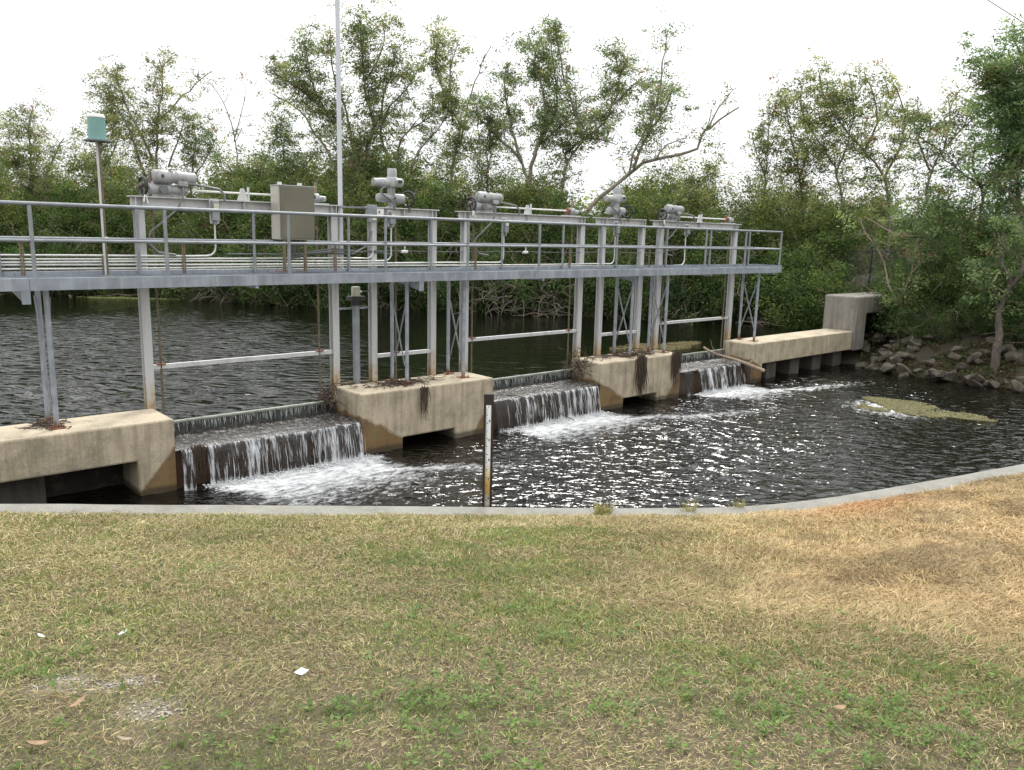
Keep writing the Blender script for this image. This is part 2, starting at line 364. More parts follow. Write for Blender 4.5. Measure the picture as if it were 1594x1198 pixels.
def foam_field(X,Y):
    f=np.zeros(X.shape); w=(fbm(X*.8,Y*.8,61,4)-.5)
    for i,(a,b_,c_,d_) in enumerate(FALLS):
        t=13.85-Y; xc=X-np.clip(t,0,9)*.28                       # the current carries foam downstream to the right
        inx=np.clip((xc-c_+.35+w*1.2)/.5,0,1)*np.clip((d_+.35-xc+w*1.4)/.6,0,1)
        L=(2.4,1.9,1.9)[i]
        k=np.where(t>-.1,np.exp(-(np.clip(t,0,99)/L)**1.6)*1.15,0)*inx
        f=np.maximum(f,k)
        # a trailing seam of froth
        x0=d_ -.3; tt=np.clip((X-x0)/ (3.6,6.5,6.0)[i],0,1); yl=12.9-tt*(2.0,2.2,1.6)[i]+w*.5
        seam=np.exp(-((Y-yl+.5*(fbm(X*1.5,Y*.9,5,3)-.5))/(.25+.55*tt))**2)*(1-tt)**.6*.95*(X>x0-1.5); f=np.maximum(f,np.where(X<x0,seam*.5,seam))
    edge=np.clip(1-seg_dist(X,Y,SEA)/1.0,0,1)*.38*fbm(X*2,Y*2,8,3)*(X<9)
    raft=np.exp(-(((X-22.7)/1.4)**2+((Y-9.3)/1.6)**2))*.95
    return np.clip(np.maximum(np.maximum(f,edge),raft),0,1)
def down_z(X,Y):
    z=np.zeros(X.shape); near=foam_field(X,Y)
    r=np.random.default_rng(5)
    for k in range(26):
        lam=r.uniform(.20,.60); th=r.normal(R(50),.55); A=.0030*lam**.8
        wob=.5*fbm(X*.6+k,Y*.6,k,2)*6
        z+=A*np.sin(2*math.pi/lam*(X*math.cos(th)+Y*math.sin(th))+r.uniform(0,7)+wob)
    amp=.34+1.0*fbm(X*.45,Y*.45,81,3)*np.clip((X-5)/8,.25,1)
    return WD+z*amp*2.0+near*.045*(fbm(X*5,Y*5,13,3)-.3)
def down_c(X,Y):
    f=foam_field(X,Y); bub_glint=np.clip(.36*np.exp(-((X-15.5)/7.5)**2-((Y-9.)/3.8)**2)+.22*f,0,1)
    bs=np.clip(.35+.6*fbm(X*.3,Y*.3,7,3),0,1); return np.stack([f,bub_glint,bs],-1)
mw=water_mat('downstream_water',(2.9,(.75,1.45,1),.066),True)
grdx=axis([(-3.2,1,.25),(1,26,.07),(26,32,.2),(32,60,1)]); grdy=axis([(-13,3,.5),(3,14.2,.07),(14.2,15,.4)])
tag(grid(grdx,grdy,down_z,'water',mw,down_c),kind='structure')
def up_z(X,Y):
    z=np.zeros(X.shape); r=np.random.default_rng(9)
    for k in range(20):
        lam=r.uniform(.35,1.3); th=r.normal(R(118),.33); A=.0022*lam
        z+=A*np.sin(2*math.pi/lam*(X*math.cos(th)+Y*math.sin(th))+r.uniform(0,7)+3*fbm(X*.4+k,Y*.4,k,2))
    return WU+z*up_amp(X,Y)
def up_amp(X,Y):
    ang=np.degrees(np.arctan2(X,Y)); a=np.clip((34-ang)/18,0,1)*np.clip(1.25-(Y-15)/20,0,1)
    return .10+2.9*a*(.4+fbm(X*.25,Y*.5,3,3))
def up_c(X,Y):
    a=up_amp(X,Y); return np.stack([a*0,a*0,np.clip(.06+a*.55,0,1)],-1)
mu=water_mat('upstream_water',(1.5,(.55,1.9,1),.15),False)
grdx=axis([(-70,-3,3),(-3,30,.14),(30,38,1)]); grdy=axis([(15.02,30,.12),(30,50,.25),(50,115,3)])
tag(grid(grdx,grdy,up_z,'water',mu,up_c),kind='structure')

# ------------------------------------------------------------------ lawn blades
def project(V):
    d=V@np.array(fwd); return 797+F_PX*(V@np.array(RT))/d, 599-F_PX*(V@np.array(UP))/d, d
def lawn_points(dens_fn,n):
    X=rng.uniform(-2,18,n); Y=rng.uniform(-2,14,n); area=20*16.
    dist=np.hypot(X,Y); keep=(rng.random(n)<dens_fn(dist)*area/n)&(dist>.9)&(dist<17.5)
    X,Y=X[keep],Y[keep]; keep=~inside(X,Y,CANAL)&(seg_dist(X,Y,SEA)>.30+.30*(fbm(X*2.2,Y*2.2,4,3)-.35)); X,Y=X[keep],Y[keep]
    Z=lawn_z(X,Y); px,py,d=project(np.stack([X,Y,Z],1)); k=(d>.3)&(px>-330)&(px<1900)&(py<1430)
    return X[k],Y[k],Z[k]
def blades():
    X,Y,Z=lawn_points(lambda d: np.interp(d,[2,4,7,10,15],[11500,9500,6600,4400,2800]),2400000)
    n=len(X); dist=np.hypot(X,Y); s,gn,ba=lawn_mix(X,Y)
    keep=rng.random(n)>ba*.93; X,Y,Z,dist,s,gn=[q[keep] for q in (X,Y,Z,dist,s,gn)]; n=len(X)
    clump=fbm(X*7,Y*7,91,3); patch=fbm(X*1.1,Y*1.1,55,3)
    isg=rng.random(n)<np.clip(gn*.85+.42*(1-s)+(clump-.5)*.9*(1-s),0,.95)
    tilt=np.where(isg,rng.normal(.75,.35,n),rng.normal(1.25,.28,n)); tilt=np.clip(tilt,.05,1.52)
    Lh=np.where(isg,rng.uniform(.016,.045,n),rng.uniform(.016,.058,n))*(1+.5*s)*(.75+.6*clump)*np.clip(dist/4.5,.72,1.05)
    W=np.where(isg,.0026,.0017)*(.7+.6*rng.random(n))*np.clip(dist/4.2,.8,2.6)
    # straw lies in swept swaths
    az=rng.uniform(0,2*math.pi,n); sw=fbm(X*.8,Y*.8,71,3)*6; az=np.where(~isg&(rng.random(n)<.55),sw+rng.normal(0,.5,n),az)
    D=np.stack([np.sin(az),np.cos(az),np.zeros(n)],1); P=np.stack([-D[:,1],D[:,0],np.zeros(n)],1)
    B=np.stack([X,Y,Z+np.where(isg,-.004,rng.uniform(0,.022,n))],1); up=np.array((0,0,1.))
    mid=B+D*(Lh*.5*np.sin(tilt*.9))[:,None]+up*(Lh*.5*np.cos(tilt*.9))[:,None]
    tip=mid+D*(Lh*.5*np.sin(np.minimum(tilt*1.1,1.62)))[:,None]+up*(Lh*.5*np.cos(np.minimum(tilt*1.1,1.62)))[:,None]
    tw=rng.uniform(-.6,.6,n)[:,None]; side=P*np.cos(tw)+up*np.sin(tw)
    w=W[:,None]; V=np.stack([B-side*w,B+side*w,mid+side*w*.8,mid-side*w*.8,tip+side*w*.12,tip-side*w*.12],1).reshape(-1,3)
    i=np.arange(n)*6; F=np.concatenate([np.stack([i,i+1,i+2,i+3],1),np.stack([i+3,i+2,i+4,i+5],1)])
    green=np.array([(.13,.17,.05),(.10,.145,.045),(.19,.20,.075),(.24,.225,.095)])[rng.integers(0,4,n)]
    straw=np.array([(.37,.31,.17),(.30,.245,.13),(.52,.44,.27),(.20,.145,.08),(.12,.09,.055)])[rng.choice(5,n,p=[.28,.26,.14,.18,.14])]
    org=np.array((.42,.30,.16)); straw=straw*(1-.50*s[:,None])+org*.50*s[:,None]
    straw=straw*(1-.38*s[:,None]*np.clip((.52-fbm(X*1.9,Y*1.9,19,4))*5,0,1)[:,None]); straw=straw*(1-.35*(1-s[:,None]))+np.array((.21,.19,.09))*.35*(1-s[:,None])
    red=(np.exp(-(((X-9.9)/1.0)**2+((Y-4.2)/.45)**2)))[:,None]*.6; straw=straw*(1-red)+np.array((.33,.15,.07))*red
    c=np.where(isg[:,None],green,straw)*rng.uniform(.72,1.28,n)[:,None]*(.74+.60*patch+.36*clump)[:,None]
    c6=np.repeat(c,6,0)
    tag(npmesh('grass',V,F,M['grass'],c6),kind='stuff',label='short dry lawn grass, olive on the left and straw coloured on the right',cat='grass')
blades()
def long_straw():
    X,Y,Z=lawn_points(lambda d: np.interp(d,[2,5,15],[110,90,60]),90000); s,gn,ba=lawn_mix(X,Y)
    k=rng.random(len(X))<.25+.75*s; X,Y,Z=X[k],Y[k],Z[k]; n=len(X); dist=np.hypot(X,Y)
    az=fbm(X*.5,Y*.5,12,2)*7+rng.normal(0,.7,n); L=rng.uniform(.12,.38,n); cur=rng.normal(0,.35,n)
    pts=[]; p=np.stack([X,Y,Z+rng.uniform(.015,.05,n)],1)
    for j in range(5):
        pts.append(p.copy()); a=az+cur*j*.4; p=p+np.stack([np.sin(a),np.cos(a),np.zeros(n)],1)*(L/4)[:,None]; p[:,2]=lawn_z(p[:,0],p[:,1])+.02+.03*np.sin(j*1.1+az)
    w=(.0014*np.clip(dist/4,.9,2.6))[:,None]; V=[];
    for q in pts: V+= [q-np.array((0,0,1.))*w, q+np.array((0,0,1.))*w]
    V=np.stack(V,1).reshape(-1,3); i=np.arange(n)*10
    F=np.concatenate([np.stack([i+2*j,i+2*j+2,i+2*j+3,i+2*j+1],1) for j in range(4)])
    c=np.array([(.50,.40,.23),(.42,.30,.16),(.33,.23,.13)])[rng.integers(0,3,n)]*rng.uniform(.8,1.2,n)[:,None]
    tag(npmesh('straw',V,F,M['grass'],np.repeat(c,10,0)),kind='stuff',label='loose long straw stems lying on the lawn',cat='straw')
long_straw()
def weeds():
    X,Y,Z=lawn_points(lambda d: np.interp(d,[1.5,4,6.5,9,15],[75,60,30,12,4]),60000)
    s,gn,ba=lawn_mix(X,Y); k=rng.random(len(X))<np.clip((gn-.35)*2,0.03,1)*(1-s); X,Y,Z=X[k],Y[k],Z[k]
    # dense low patches where the photo shows them
    for px,py,r,n in ((755,1050,.35,70),(735,1165,.35,70),(60,1045,.18,50),(1440,1085,.5,55),(1190,1110,.35,40),(560,1110,.25,30),(940,980,.3,25),(1420,1160,.4,50),(300,890,.3,25),(690,885,.25,20),(1050,1120,.3,28),(620,965,.25,22),(130,980,.3,22),(1250,1140,.3,30),(1330,1075,.4,60),(1490,1110,.35,50),(1440,1150,.3,45),(1150,1060,.25,30),(890,1140,.25,35),(1290,1110,.3,40),(690,1090,.3,35),(1550,1030,.3,25)):
        q=on_lawn(px,py); n=int(n*.5); a=rng.normal(0,r*.8,(n,2))
        X=np.append(X,q[0]+a[:,0]); Y=np.append(Y,q[1]+a[:,1])
    Z=lawn_z(X,Y); VV=[];CC=[];FF=[];o=0
    for x,y,z in zip(X,Y,Z):
        nl=int(rng.integers(7,16)); base=np.array((.115,.195,.05))*rng.uniform(.7,1.35)+np.array((.03,.01,0))*rng.random()
        for j in range(nl):
            a=rng.uniform(0,6.28); r=rng.uniform(.004,.045); h=rng.uniform(.012,.055); l=rng.uniform(.010,.024)
            c=np.array((x+r*math.cos(a),y+r*math.sin(a),z+h)); d=np.array((math.cos(a),math.sin(a),rng.uniform(-.1,.7))); d/=np.linalg.norm(d)
            q=np.cross(d,(0,0,1)); q/=np.linalg.norm(q); u=np.cross(q,d)*.2
            VV+=[c-d*l*.6,c+q*l*.42-u*l,c+d*l,c-q*l*.42-u*l]; FF.append((o,o+1,o+2,o+3)); o+=4
            CC+=[base*rng.uniform(.75,1.25)]*4
    tag(npmesh('weeds',np.array(VV),np.array(FF),M['leaf'],np.array(CC)),kind='stuff',label='small bright green broadleaf weeds scattered through the dry lawn',cat='weeds')
weeds()

def gravel():
    r=np.random.default_rng(8); VV=[];CC=[]
    for (p,rx,ry),n in zip(SAND,(70,60,50,130,30)):
        a=r.normal(0,.55,(n,2)); X=p[0]+a[:,0]*rx*.745+a[:,1]*ry*.667; Y=p[1]-a[:,0]*rx*.667+a[:,1]*ry*.745
        VV.append(np.stack([X,Y,lawn_z(X,Y)+.004],1))
    C=np.concatenate(VV); n=len(C); s=r.uniform(.003,.011,n)[:,None,None]; B=np.array([(1,0,0),(0,1,0),(-1,0,0),(0,-1,0),(0,0,.6),(0,0,-.6)])[None]*s*r.uniform(.6,1.3,(n,6,1)); V=(C[:,None]+B).reshape(-1,3)
    T=np.array([(0,1,4),(1,2,4),(2,3,4),(3,0,4),(1,0,5),(2,1,5),(3,2,5),(0,3,5)]); F=(np.arange(n)[:,None,None]*6+T[None]).reshape(-1,3)
    c=np.repeat(np.array((.48,.44,.38))*r.uniform(.7,1.15,(n,1)),6,0); tag(npmesh('gravel',V,F,M['grass'],c),kind='stuff',label='pale shell gravel in the bare sandy patches of the lawn',cat='gravel')
gravel()

# ------------------------------------------------------------------ retaining wall along the pool
def offset(poly,d):
    out=[]
    for i,p in enumerate(poly):
        a=poly[max(i-1,0)]; b=poly[min(i+1,len(poly)-1)]; t=np.array((b[0]-a[0],b[1]-a[1])); t/=np.linalg.norm(t); out.append((p[0]+t[1]*d,p[1]-t[0]*d))
    return out
def densify(poly,step=.5):
    out=[]
    for a,b in zip(poly[:-1],poly[1:]):
        n=max(1,int(math.hypot(b[0]-a[0],b[1]-a[1])/step)); out+=[(a[0]+(b[0]-a[0])*k/n,a[1]+(b[1]-a[1])*k/n) for k in range(n)]
    return out+[poly[-1]]
sp=densify(SEA,.35); W0=sp; W1=offset(sp,.40)       # land side is to the right of the travel direction
wb=MB(); n=len(sp); vs=[];
for (a,b_) in zip(W0,W1):
    j=.012*(fbm(np.array([a[0]*2.]),np.array([a[1]*2.]),3,2)[0]-.5)
    vs+=[(*a,-5.7),(*a,-3.325+j),(a[0]+(b_[0]-a[0])*.05,a[1]+(b_[1]-a[1])*.05,-3.30+j),(a[0]+(b_[0]-a[0])*.95,a[1]+(b_[1]-a[1])*.95,-3.295+j),(*b_,-3.31+j),(*b_,-5.7)]
fs=[(i*6+k,(i+1)*6+k,(i+1)*6+(k+1)%6,i*6+(k+1)%6) for i in range(n-1) for k in range(6)]
wb.add(vs,fs)
M['seaw']=concrete('weathered_cap_concrete',(.20,.195,.17),wet=False,dirt=.9)
o=wb.build('retaining_wall',M['seaw']); tag(o,'low weathered concrete wall edging the pool between lawn and water','retaining wall')

# ------------------------------------------------------------------ concrete piers and sills
YF,YB,ZT=14.0,15.1,-3.27
def pier(name,xl,xr,poly,label,back):
    mm=concrete('pier_concrete_%d'%len(M),xl=xl,xr=xr); M['p%d'%len(M)]=mm
    q=MB().prism(poly,YF,YB); o=q.build(name,mm,bevel=.035)
    tag(o,label,'concrete pier')
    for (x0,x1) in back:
        w=MB().box((x0,YF+.92,-5.6),(x1,YB-.02,-3.6)).build('recess_wall',M['shadeconc'],o)
    return o
M['shadeconc']=concrete('recess_shade_concrete',(.022,.019,.015),wet=False)  # near black: the shade inside the recesses is put into this colour
M['pile']=concrete('pile_concrete',(.065,.06,.048),wet=False,dirt=.8)
p1=pier('concrete_pier',-99,4.69,[(-4,ZT),(4.69,ZT),(4.69,-5.6),(4.06,-5.6),(4.06,-3.93),(-4,-3.93)],'long concrete pier at the left edge of the photo carrying one pair of walkway legs',[(-4,4.06)])
for x in (2.0,0.2): MB().box((x,YF+.5,-5.6),(x+.75,YF+.95,-3.935)).build('pile',M['pile'],p1,bevel=.02)
pier('concrete_pier',8.42,11.96,[(8.42,ZT),(11.96,ZT),(11.96,-5.6),(10.84,-5.6),(10.84,-4.32),(9.44,-4.32),(9.44,-5.6),(8.42,-5.6)],'concrete pier behind the staff gauge, between the left and middle waterfalls',[(9.44,10.84)])
pier('concrete_pier',15.66,19.14,[(15.66,ZT),(19.14,ZT),(19.14,-5.6),(18.06,-5.6),(18.06,-4.32),(16.64,-4.32),(16.64,-5.6),(15.66,-5.6)],'concrete pier draped with hanging root debris, between the middle and right waterfalls',[(16.64,18.06)])
p4=pier('concrete_pier',22.88,99,[(22.88,ZT),(29.76,ZT),(29.76,-3.97),(23.57,-3.97),(23.57,-5.6),(22.88,-5.6)],'long low concrete pier running from the right waterfall to the raised abutment block',[(23.57,30.6)])
for x in (24.2,25.75,27.3,28.85): MB().box((x,YF+.22,-5.6),(x+.62,YF+.95,-3.972)).build('pile',M['pile'],p4,bevel=.02)
ab=MB().prism([(29.765,-1.97),(34.4,-1.97),(34.4,-2.64),(30.62,-2.64),(30.62,-4.02),(29.765,-4.02)],13.93,15.25)
ab=ab.build('concrete_abutment',concrete('abutment_concrete',(.215,.20,.175),wet=False,dirt=.8),bevel=.06); tag(ab,'raised grey concrete abutment block with a dark square recess, at the far right bank','abutment')
MB().box((30.625,14.75,-4.6),(34.3,15.2,-2.645)).build('recess_wall',M['shadeconc'],ab)

# waterfalls: streaked falling water over a dark sill
def fallmat():
    m,nt,b=nmat('falling_water'); L=nt.links.new
    a=N(nt,'ShaderNodeAttribute'); a.attribute_name='Col'; sp=N(nt,'ShaderNodeSeparateColor'); L(a.outputs['Color'],sp.inputs[0])
    s1=noise(nt,1,4,.6,mapscale=(24,5,1.6)); s2=noise(nt,1,3,.6,mapscale=(60,12,5.5)); s3=noise(nt,1,3,.5,mapscale=(6.5,3,.8))
    k=mth(nt,'ADD',mth(nt,'ADD',mth(nt,'MULTIPLY',s1,.38),mth(nt,'MULTIPLY',s2,.22)),mth(nt,'MULTIPLY',s3,.50))
    k=mth(nt,'ADD',k,mth(nt,'MULTIPLY',sp.outputs[0],.22))
    f=mth(nt,'MULTIPLY',mth(nt,'SUBTRACT',k,.70),7.5,clamp=True)
    b.inputs['Base Color'].default_value=(.66,.67,.69,1); b.inputs['Roughness'].default_value=.35; b.inputs['IOR'].default_value=1.33
    bump(nt,b,mth(nt,'ADD',s1,s2),.8,.03)
    gl=N(nt,'ShaderNodeBsdfGlossy'); gl.inputs['Roughness'].default_value=.2; gl.inputs['Color'].default_value=(.9,.9,.9,1)
    tr=N(nt,'ShaderNodeBsdfTransparent'); tr.inputs[0].default_value=(.60,.57,.52,1)
    bp=N(nt,'ShaderNodeBump'); bp.inputs['Strength'].default_value=1; bp.inputs['Distance'].default_value=.04; L(mth(nt,'ADD',s1,s2),bp.inputs['Height']); L(bp.outputs[0],gl.inputs['Normal'])
    m1=N(nt,'ShaderNodeMixShader'); m1.inputs[0].default_value=.07; L(tr.outputs[0],m1.inputs[1]); L(gl.outputs[0],m1.inputs[2])
    m2=N(nt,'ShaderNodeMixShader'); L(f,m2.inputs[0]); L(m1.outputs[0],m2.inputs[1]); L(b.outputs[0],m2.inputs[2])
    L(m2.outputs[0],nt.nodes['Material Output'].inputs[0]); return m
M['fall']=fallmat()
def topmat():
    m,nt,b=nmat('sheet_water_top'); L=nt.links.new
    n1=noise(nt,1,6,.75,mapscale=(9,5,5)); n2=noise(nt,1,5,.7,mapscale=(34,20,20)); k=mth(nt,'ADD',mth(nt,'MULTIPLY',n1,.55),mth(nt,'MULTIPLY',n2,.45))
    f=mth(nt,'MULTIPLY',mth(nt,'SUBTRACT',k,.50),7,clamp=True); L(mixc(nt,f,(.03,.025,.02),(.33,.33,.32)),b.inputs['Base Color'])
    b.inputs['Roughness'].default_value=.22; bump(nt,b,k,.8,.04); return m
M['ftop']=topmat()
falls_label=['widest waterfall, between the left edge pier and the pier behind the staff gauge','middle waterfall spilling in front of the second weir gate with branches caught on it','farthest right waterfall beside the long low pier with a bleached branch over it']
for i,(a,b_,c_,d_) in enumerate(FALLS):
    r=np.random.default_rng(40+i)
    sill=empty('weir_sill',((a+b_)/2,14.4,-5.6),label=['dark wet concrete weir sill under the left waterfall','dark wet concrete weir sill under the middle waterfall','dark wet concrete weir sill under the right waterfall'][i],cat='weir sill')
    MB().box((a+.003,YF+.10,-5.6),(b_-.003,YB+.2,-3.84)).build('sill_block',M['siltrock'],sill,bevel=.03)
    gt=MB(); ybase=14.93; yc=15.04
    gt.prism([(a+.05,-3.86),(b_-.05,-3.86),(b_-.05,-3.60),(a+.05,-3.60)],yc,yc+.03)
    for k in range(int((b_-a)/.42)):
        x=a+.2+k*.42; gt.box((x,yc-.022,-3.86),(x+.02,yc-.002,-3.63))
    gobj=gt.build('weir_gate',M['gate']); tag(gobj,['crest gate plate holding back the canal above the left waterfall','crest gate plate holding back the canal above the middle waterfall','crest gate plate holding back the canal above the right waterfall'][i],'weir gate','crest gates between the piers')
    MB().tube([(a+.03,yc+.015,-3.575),(b_-.03,yc+.015,-3.575)],.036,10).build('crest_pipe',M['gatepipe'],gobj,smooth=True)
    # drips down the gate face
    dv=MB()
    for k in range(int((b_-a)*34)):
        x=r.uniform(a+.08,b_-.08); l=r.uniform(.03,.19); dv.tube([(x,yc-.012,-3.585),(x+r.normal(0,.004),yc-.03,-3.60-l*.5),(x+r.normal(0,.006),yc-.034,-3.60-l)],[.0015,.0035,.002],4)
    dvo=dv.build('water_trickles',M['ftopw'] if 'ftopw' in M else M.setdefault('ftopw',plain('white_trickle',(.50,.51,.50),.3,0,.2,30,.2)),gobj); tag(dvo,kind='stuff')
    fall=empty('waterfall',((a+b_)/2,YF,WD),label=falls_label[i],cat='waterfall')
    # top sheet
    nx=int((b_-a)/.04); X=np.linspace(a+.004,b_-.004,nx); yy=np.linspace(15.03,14.02,26)
    XX,YY=np.meshgrid(X,yy); ZZ=-3.825+.026*(fbm(XX*5,YY*5,i,4)-.5)+.02*(fbm(XX*16,YY*16,i+9,2)-.5)-np.clip((14.12-YY)/.1,0,1)**2*.03+.03*np.clip((YY-14.8)/.2,0,1)
    V=np.stack([XX.ravel(),YY.ravel(),ZZ.ravel()],1); k0=np.arange(25)[:,None]*nx+np.arange(nx-1)[None]; k0=k0.ravel(); F=np.stack([k0,k0+nx,k0+nx+1,k0+1],1)
    npmesh('water_sheet',V,F,M['ftop'],parent=fall,smooth=True)
    # curtain
    t=np.linspace(0,1,22); TT,XX=np.meshgrid(t,X,indexing='ij')
    rid=(fbm(XX*7,XX*0+.3,i,3)-.5); rid2=fbm(XX*22,XX*0+5,i,2)-.5
    out=.03+.20*np.sqrt(TT)*(.8+.5*rid)+.10*TT*rid+.05*rid2*TT**.5
    ZZ=-3.845-TT*(.72); YY=14.03-out-.05*(fbm(XX*2.2,XX*0+1,i,3)-.5)*2*np.clip(1-TT*3,0,1); XXs=XX+.03*TT*(fbm(XX*3,TT*2,i+3,2)-.5)*2
    curtain=(XX>c_)&(XX<d_)
    side=np.zeros_like(XX); dens=np.where(curtain,1.,0.)
    if i==0: dens=np.where((XX>4.74)&(XX<4.99),.95,dens)
    if i==1: dens=np.where((XX<12.5),.55,dens); dens=np.where(np.abs(XX-13.4)<.08,.3,dens)
    if i==2: dens=np.where((XX>19.3)&(XX<19.75),.6,dens); dens=np.where((XX>22.4),.35,dens)
    V=np.stack([XXs.ravel(),YY.ravel(),ZZ.ravel()],1); k0=np.arange(21)[:,None]*nx+np.arange(nx-1)[None]; ok=((dens[:-1,:-1]>.2)&(dens[:-1,1:]>.2)).ravel(); k0=k0.ravel()[ok]; F=np.stack([k0,k0+nx,k0+nx+1,k0+1],1)
    cc=np.zeros((V.shape[0],3)); cc[:,0]=(dens*.75+.55*np.clip((TT-.80)/.2,0,1)-.25*(1-dens)+.25*np.clip(.08-TT,0,1)/.08-.1).ravel()
    npmesh('water_curtain',V,F,M['fall'],cc,parent=fall,smooth=True)
    st=MB()
    for k in range(int((d_-c_)*15)):
        x=r.uniform(c_,d_); rr=r.uniform(.002,.0055); z1=-3.86-r.uniform(0,.35); z2=z1-r.uniform(.12,.6); z2=max(z2,-4.55); o0=.22*r.uniform(.9,1.15)
        pts=[]; wv=r.uniform(-.02,.02)
        for q in range(5):
            z=z1+(z2-z1)*q/4; tt=max(0,(-3.845-z)/.70); pts.append((x+wv*tt+r.normal(0,.004),14.03-.04-o0*math.sqrt(tt)*1.02,z))
        st.tube(pts,[rr*.3,rr,rr*.8,rr,rr*.3],4)
    tag(st.build('water_strands',M['ftopw'],fall),kind='stuff')
    # froth lumps at the plunge line
    fr=np.random.default_rng(90+i); VV=[];FF=[]; oo=0
    from itertools import product
    ico_t=(1+5**.5)/2
    iv=np.array([(-1,ico_t,0),(1,ico_t,0),(-1,-ico_t,0),(1,-ico_t,0),(0,-1,ico_t),(0,1,ico_t),(0,-1,-ico_t),(0,1,-ico_t),(ico_t,0,-1),(ico_t,0,1),(-ico_t,0,-1),(-ico_t,0,1)])/1.9
    iF=np.array([(0,11,5),(0,5,1),(0,1,7),(0,7,10),(0,10,11),(1,5,9),(5,11,4),(11,10,2),(10,7,6),(7,1,8),(3,9,4),(3,4,2),(3,2,6),(3,6,8),(3,8,9),(4,9,5),(2,4,11),(6,2,10),(8,6,7),(9,8,1)])
    for k in range(int((d_-c_)*300)):
        t_=abs(fr.normal(0,.16)); x=fr.uniform(c_-.1,d_+.15)+t_*.3; s_=fr.uniform(.004,.019)*(1-.3*min(1,t_)); y=13.86-t_+fr.normal(0,.04)
        z=WD+.012+fr.uniform(0,.05)*math.exp(-t_*6)
        VV.append(iv*np.array((s_*1.2,s_*1.2,s_*.6))+np.array((x,y,z))); FF.append(iF+oo); oo+=12
    foam=npmesh('foam',np.concatenate(VV),np.concatenate(FF),M.setdefault('froth',plain('froth',(.62,.63,.63),.7,0,.05,9,.3)),smooth=True,parent=fall)
    tag(foam,kind='stuff')
    recentre(fall); recentre(sill)

# ------------------------------------------------------------------ walkway
def legmat():
    m,nt,b=nmat('leg_steel'); geo=N(nt,'ShaderNodeNewGeometry'); sx=N(nt,'ShaderNodeSeparateXYZ'); nt.links.new(geo.outputs['Position'],sx.inputs[0])
    w=mth(nt,'MULTIPLY',mth(nt,'SUBTRACT',noise(nt,6,4,.6,mapscale=(1,1,.4)),.5),.5)
    k=mth(nt,'MULTIPLY',mth(nt,'SUBTRACT',-3.10,mth(nt,'ADD',sx.outputs[2],w)),8,clamp=True)
    c=mixc(nt,k,ramp(nt,noise(nt,6,5),[(.35,(.22,.245,.275)),(.7,(.34,.37,.40))]),ramp(nt,noise(nt,20,4),[(.35,(.10,.045,.025)),(.6,(.20,.10,.055))])); nt.links.new(c,b.inputs['Base Color']); b.inputs['Roughness'].default_value=.6; b.inputs['Metallic'].default_value=.1; return m
M['legm']=legmat()
wk=empty('walkway',(10,14.5,-1.0),label='long galvanised steel walkway with double pipe railings above the concrete piers',cat='walkway')
X0,X1=-3.5,24.3; DF,DR=14.02,15.05
def P(mb,name,mat,parent,**k):
    return mb.build(name,mat,parent,**k)
joints=[X0,2.68,9.98,17.15,X1]
for a,b_ in zip(joints[:-1],joints[1:]):
    c=MB(); c.prism([(a+.004,-.82),(b_-.004,-.82),(b_-.004,-1.005),(a+.004,-1.005)],DF,DF+.008)
    c.box((a+.004,DF+.008,-.828),(b_-.004,DF+.07,-.82)); c.box((a+.004,DF+.008,-1.005),(b_-.004,DF+.07,-.995))
    P(c,'front_channel',M['galv_deck'],wk)
    c=MB(); c.box((a+.004,DR-.01,-1.005),(b_-.004,DR,-.765)); c.box((a+.004,DR-.07,-1.004),(b_-.004,DR-.01,-.994)); P(c,'rear_channel',M['galv_deck'],wk)
gr=MB()
x=X0+.02
while x<X1-.02:
    gr.box((x,DF+.072,-.856),(x+.006,DR-.012,-.829)); x+=.06
for k in range(9): y=DF+.12+k*.105; gr.box((X0+.02,y,-.850),(X1-.02,y+.01,-.835))
P(gr,'deck_grating',M['galv_deck'],wk)
eb=MB().box((X1,DF,-1.005),(X1+.01,DR,-.765)); P(eb,'end_plate',M['galv_deck'],wk)
for x in (2.62,9.92,17.1,23.9,6.3,13.5,20.4):
    big=x in(2.62,9.92,17.1); z0=-1.20 if big else -1.06
    c=MB(); c.add([(x-.03,DF+.02,-1.006),(x+.03,DF+.02,-1.006),(x+.03,DR-.02,-1.006),(x-.03,DR-.02,-1.006),(x-.03,DF+.02,z0),(x+.03,DF+.02,z0),(x+.03,DR-.02,-1.05),(x-.03,DR-.02,-1.05)],[(0,1,2,3),(4,7,6,5),(0,4,5,1),(1,5,6,2),(2,6,7,3),(3,7,4,0)])
    if big: c.box((x-.06,DF+.002,z0-.01),(x+.06,DF+.018,-1.0065))
    P(c,'cross_beam',M['galv_deck'],wk)
fx=[-1.5,.6,2.77,4.74,6.95,9.06,11.19,13.36,15.54,17.82,20.07,22.15,24.2]; rx=[-1.6,.4,2.47,4.58,6.7,8.76,10.88,13.0,15.1,17.22,19.45,21.65,23.85]
for x in fx: P(MB().tube([(x,DF+.045,-.825),(x,DF+.045,.275)],.030,10).box((x-.045,DF+.008,-.95),(x+.045,DF+.016,-.826)),'railing_post',M['galv'],wk,smooth=True)
for x in rx: P(MB().tube([(x,DR-.045,-.825),(x,DR-.045,.29)],.028,10),'railing_post',M['galv'],wk,smooth=True)
for y,z1,z2,xe in ((DF+.045,.30,-.25,24.2),(DR-.045,.312,-.228,24.05)):
    P(MB().tube([(X0,y,z1),(xe,y,z1)],.030,12),'top_rail',M['galv'],wk,smooth=True)
    P(MB().tube([(X0,y,z2),(xe,y,z2)],.026,12),'middle_rail',M['galv'],wk,smooth=True)
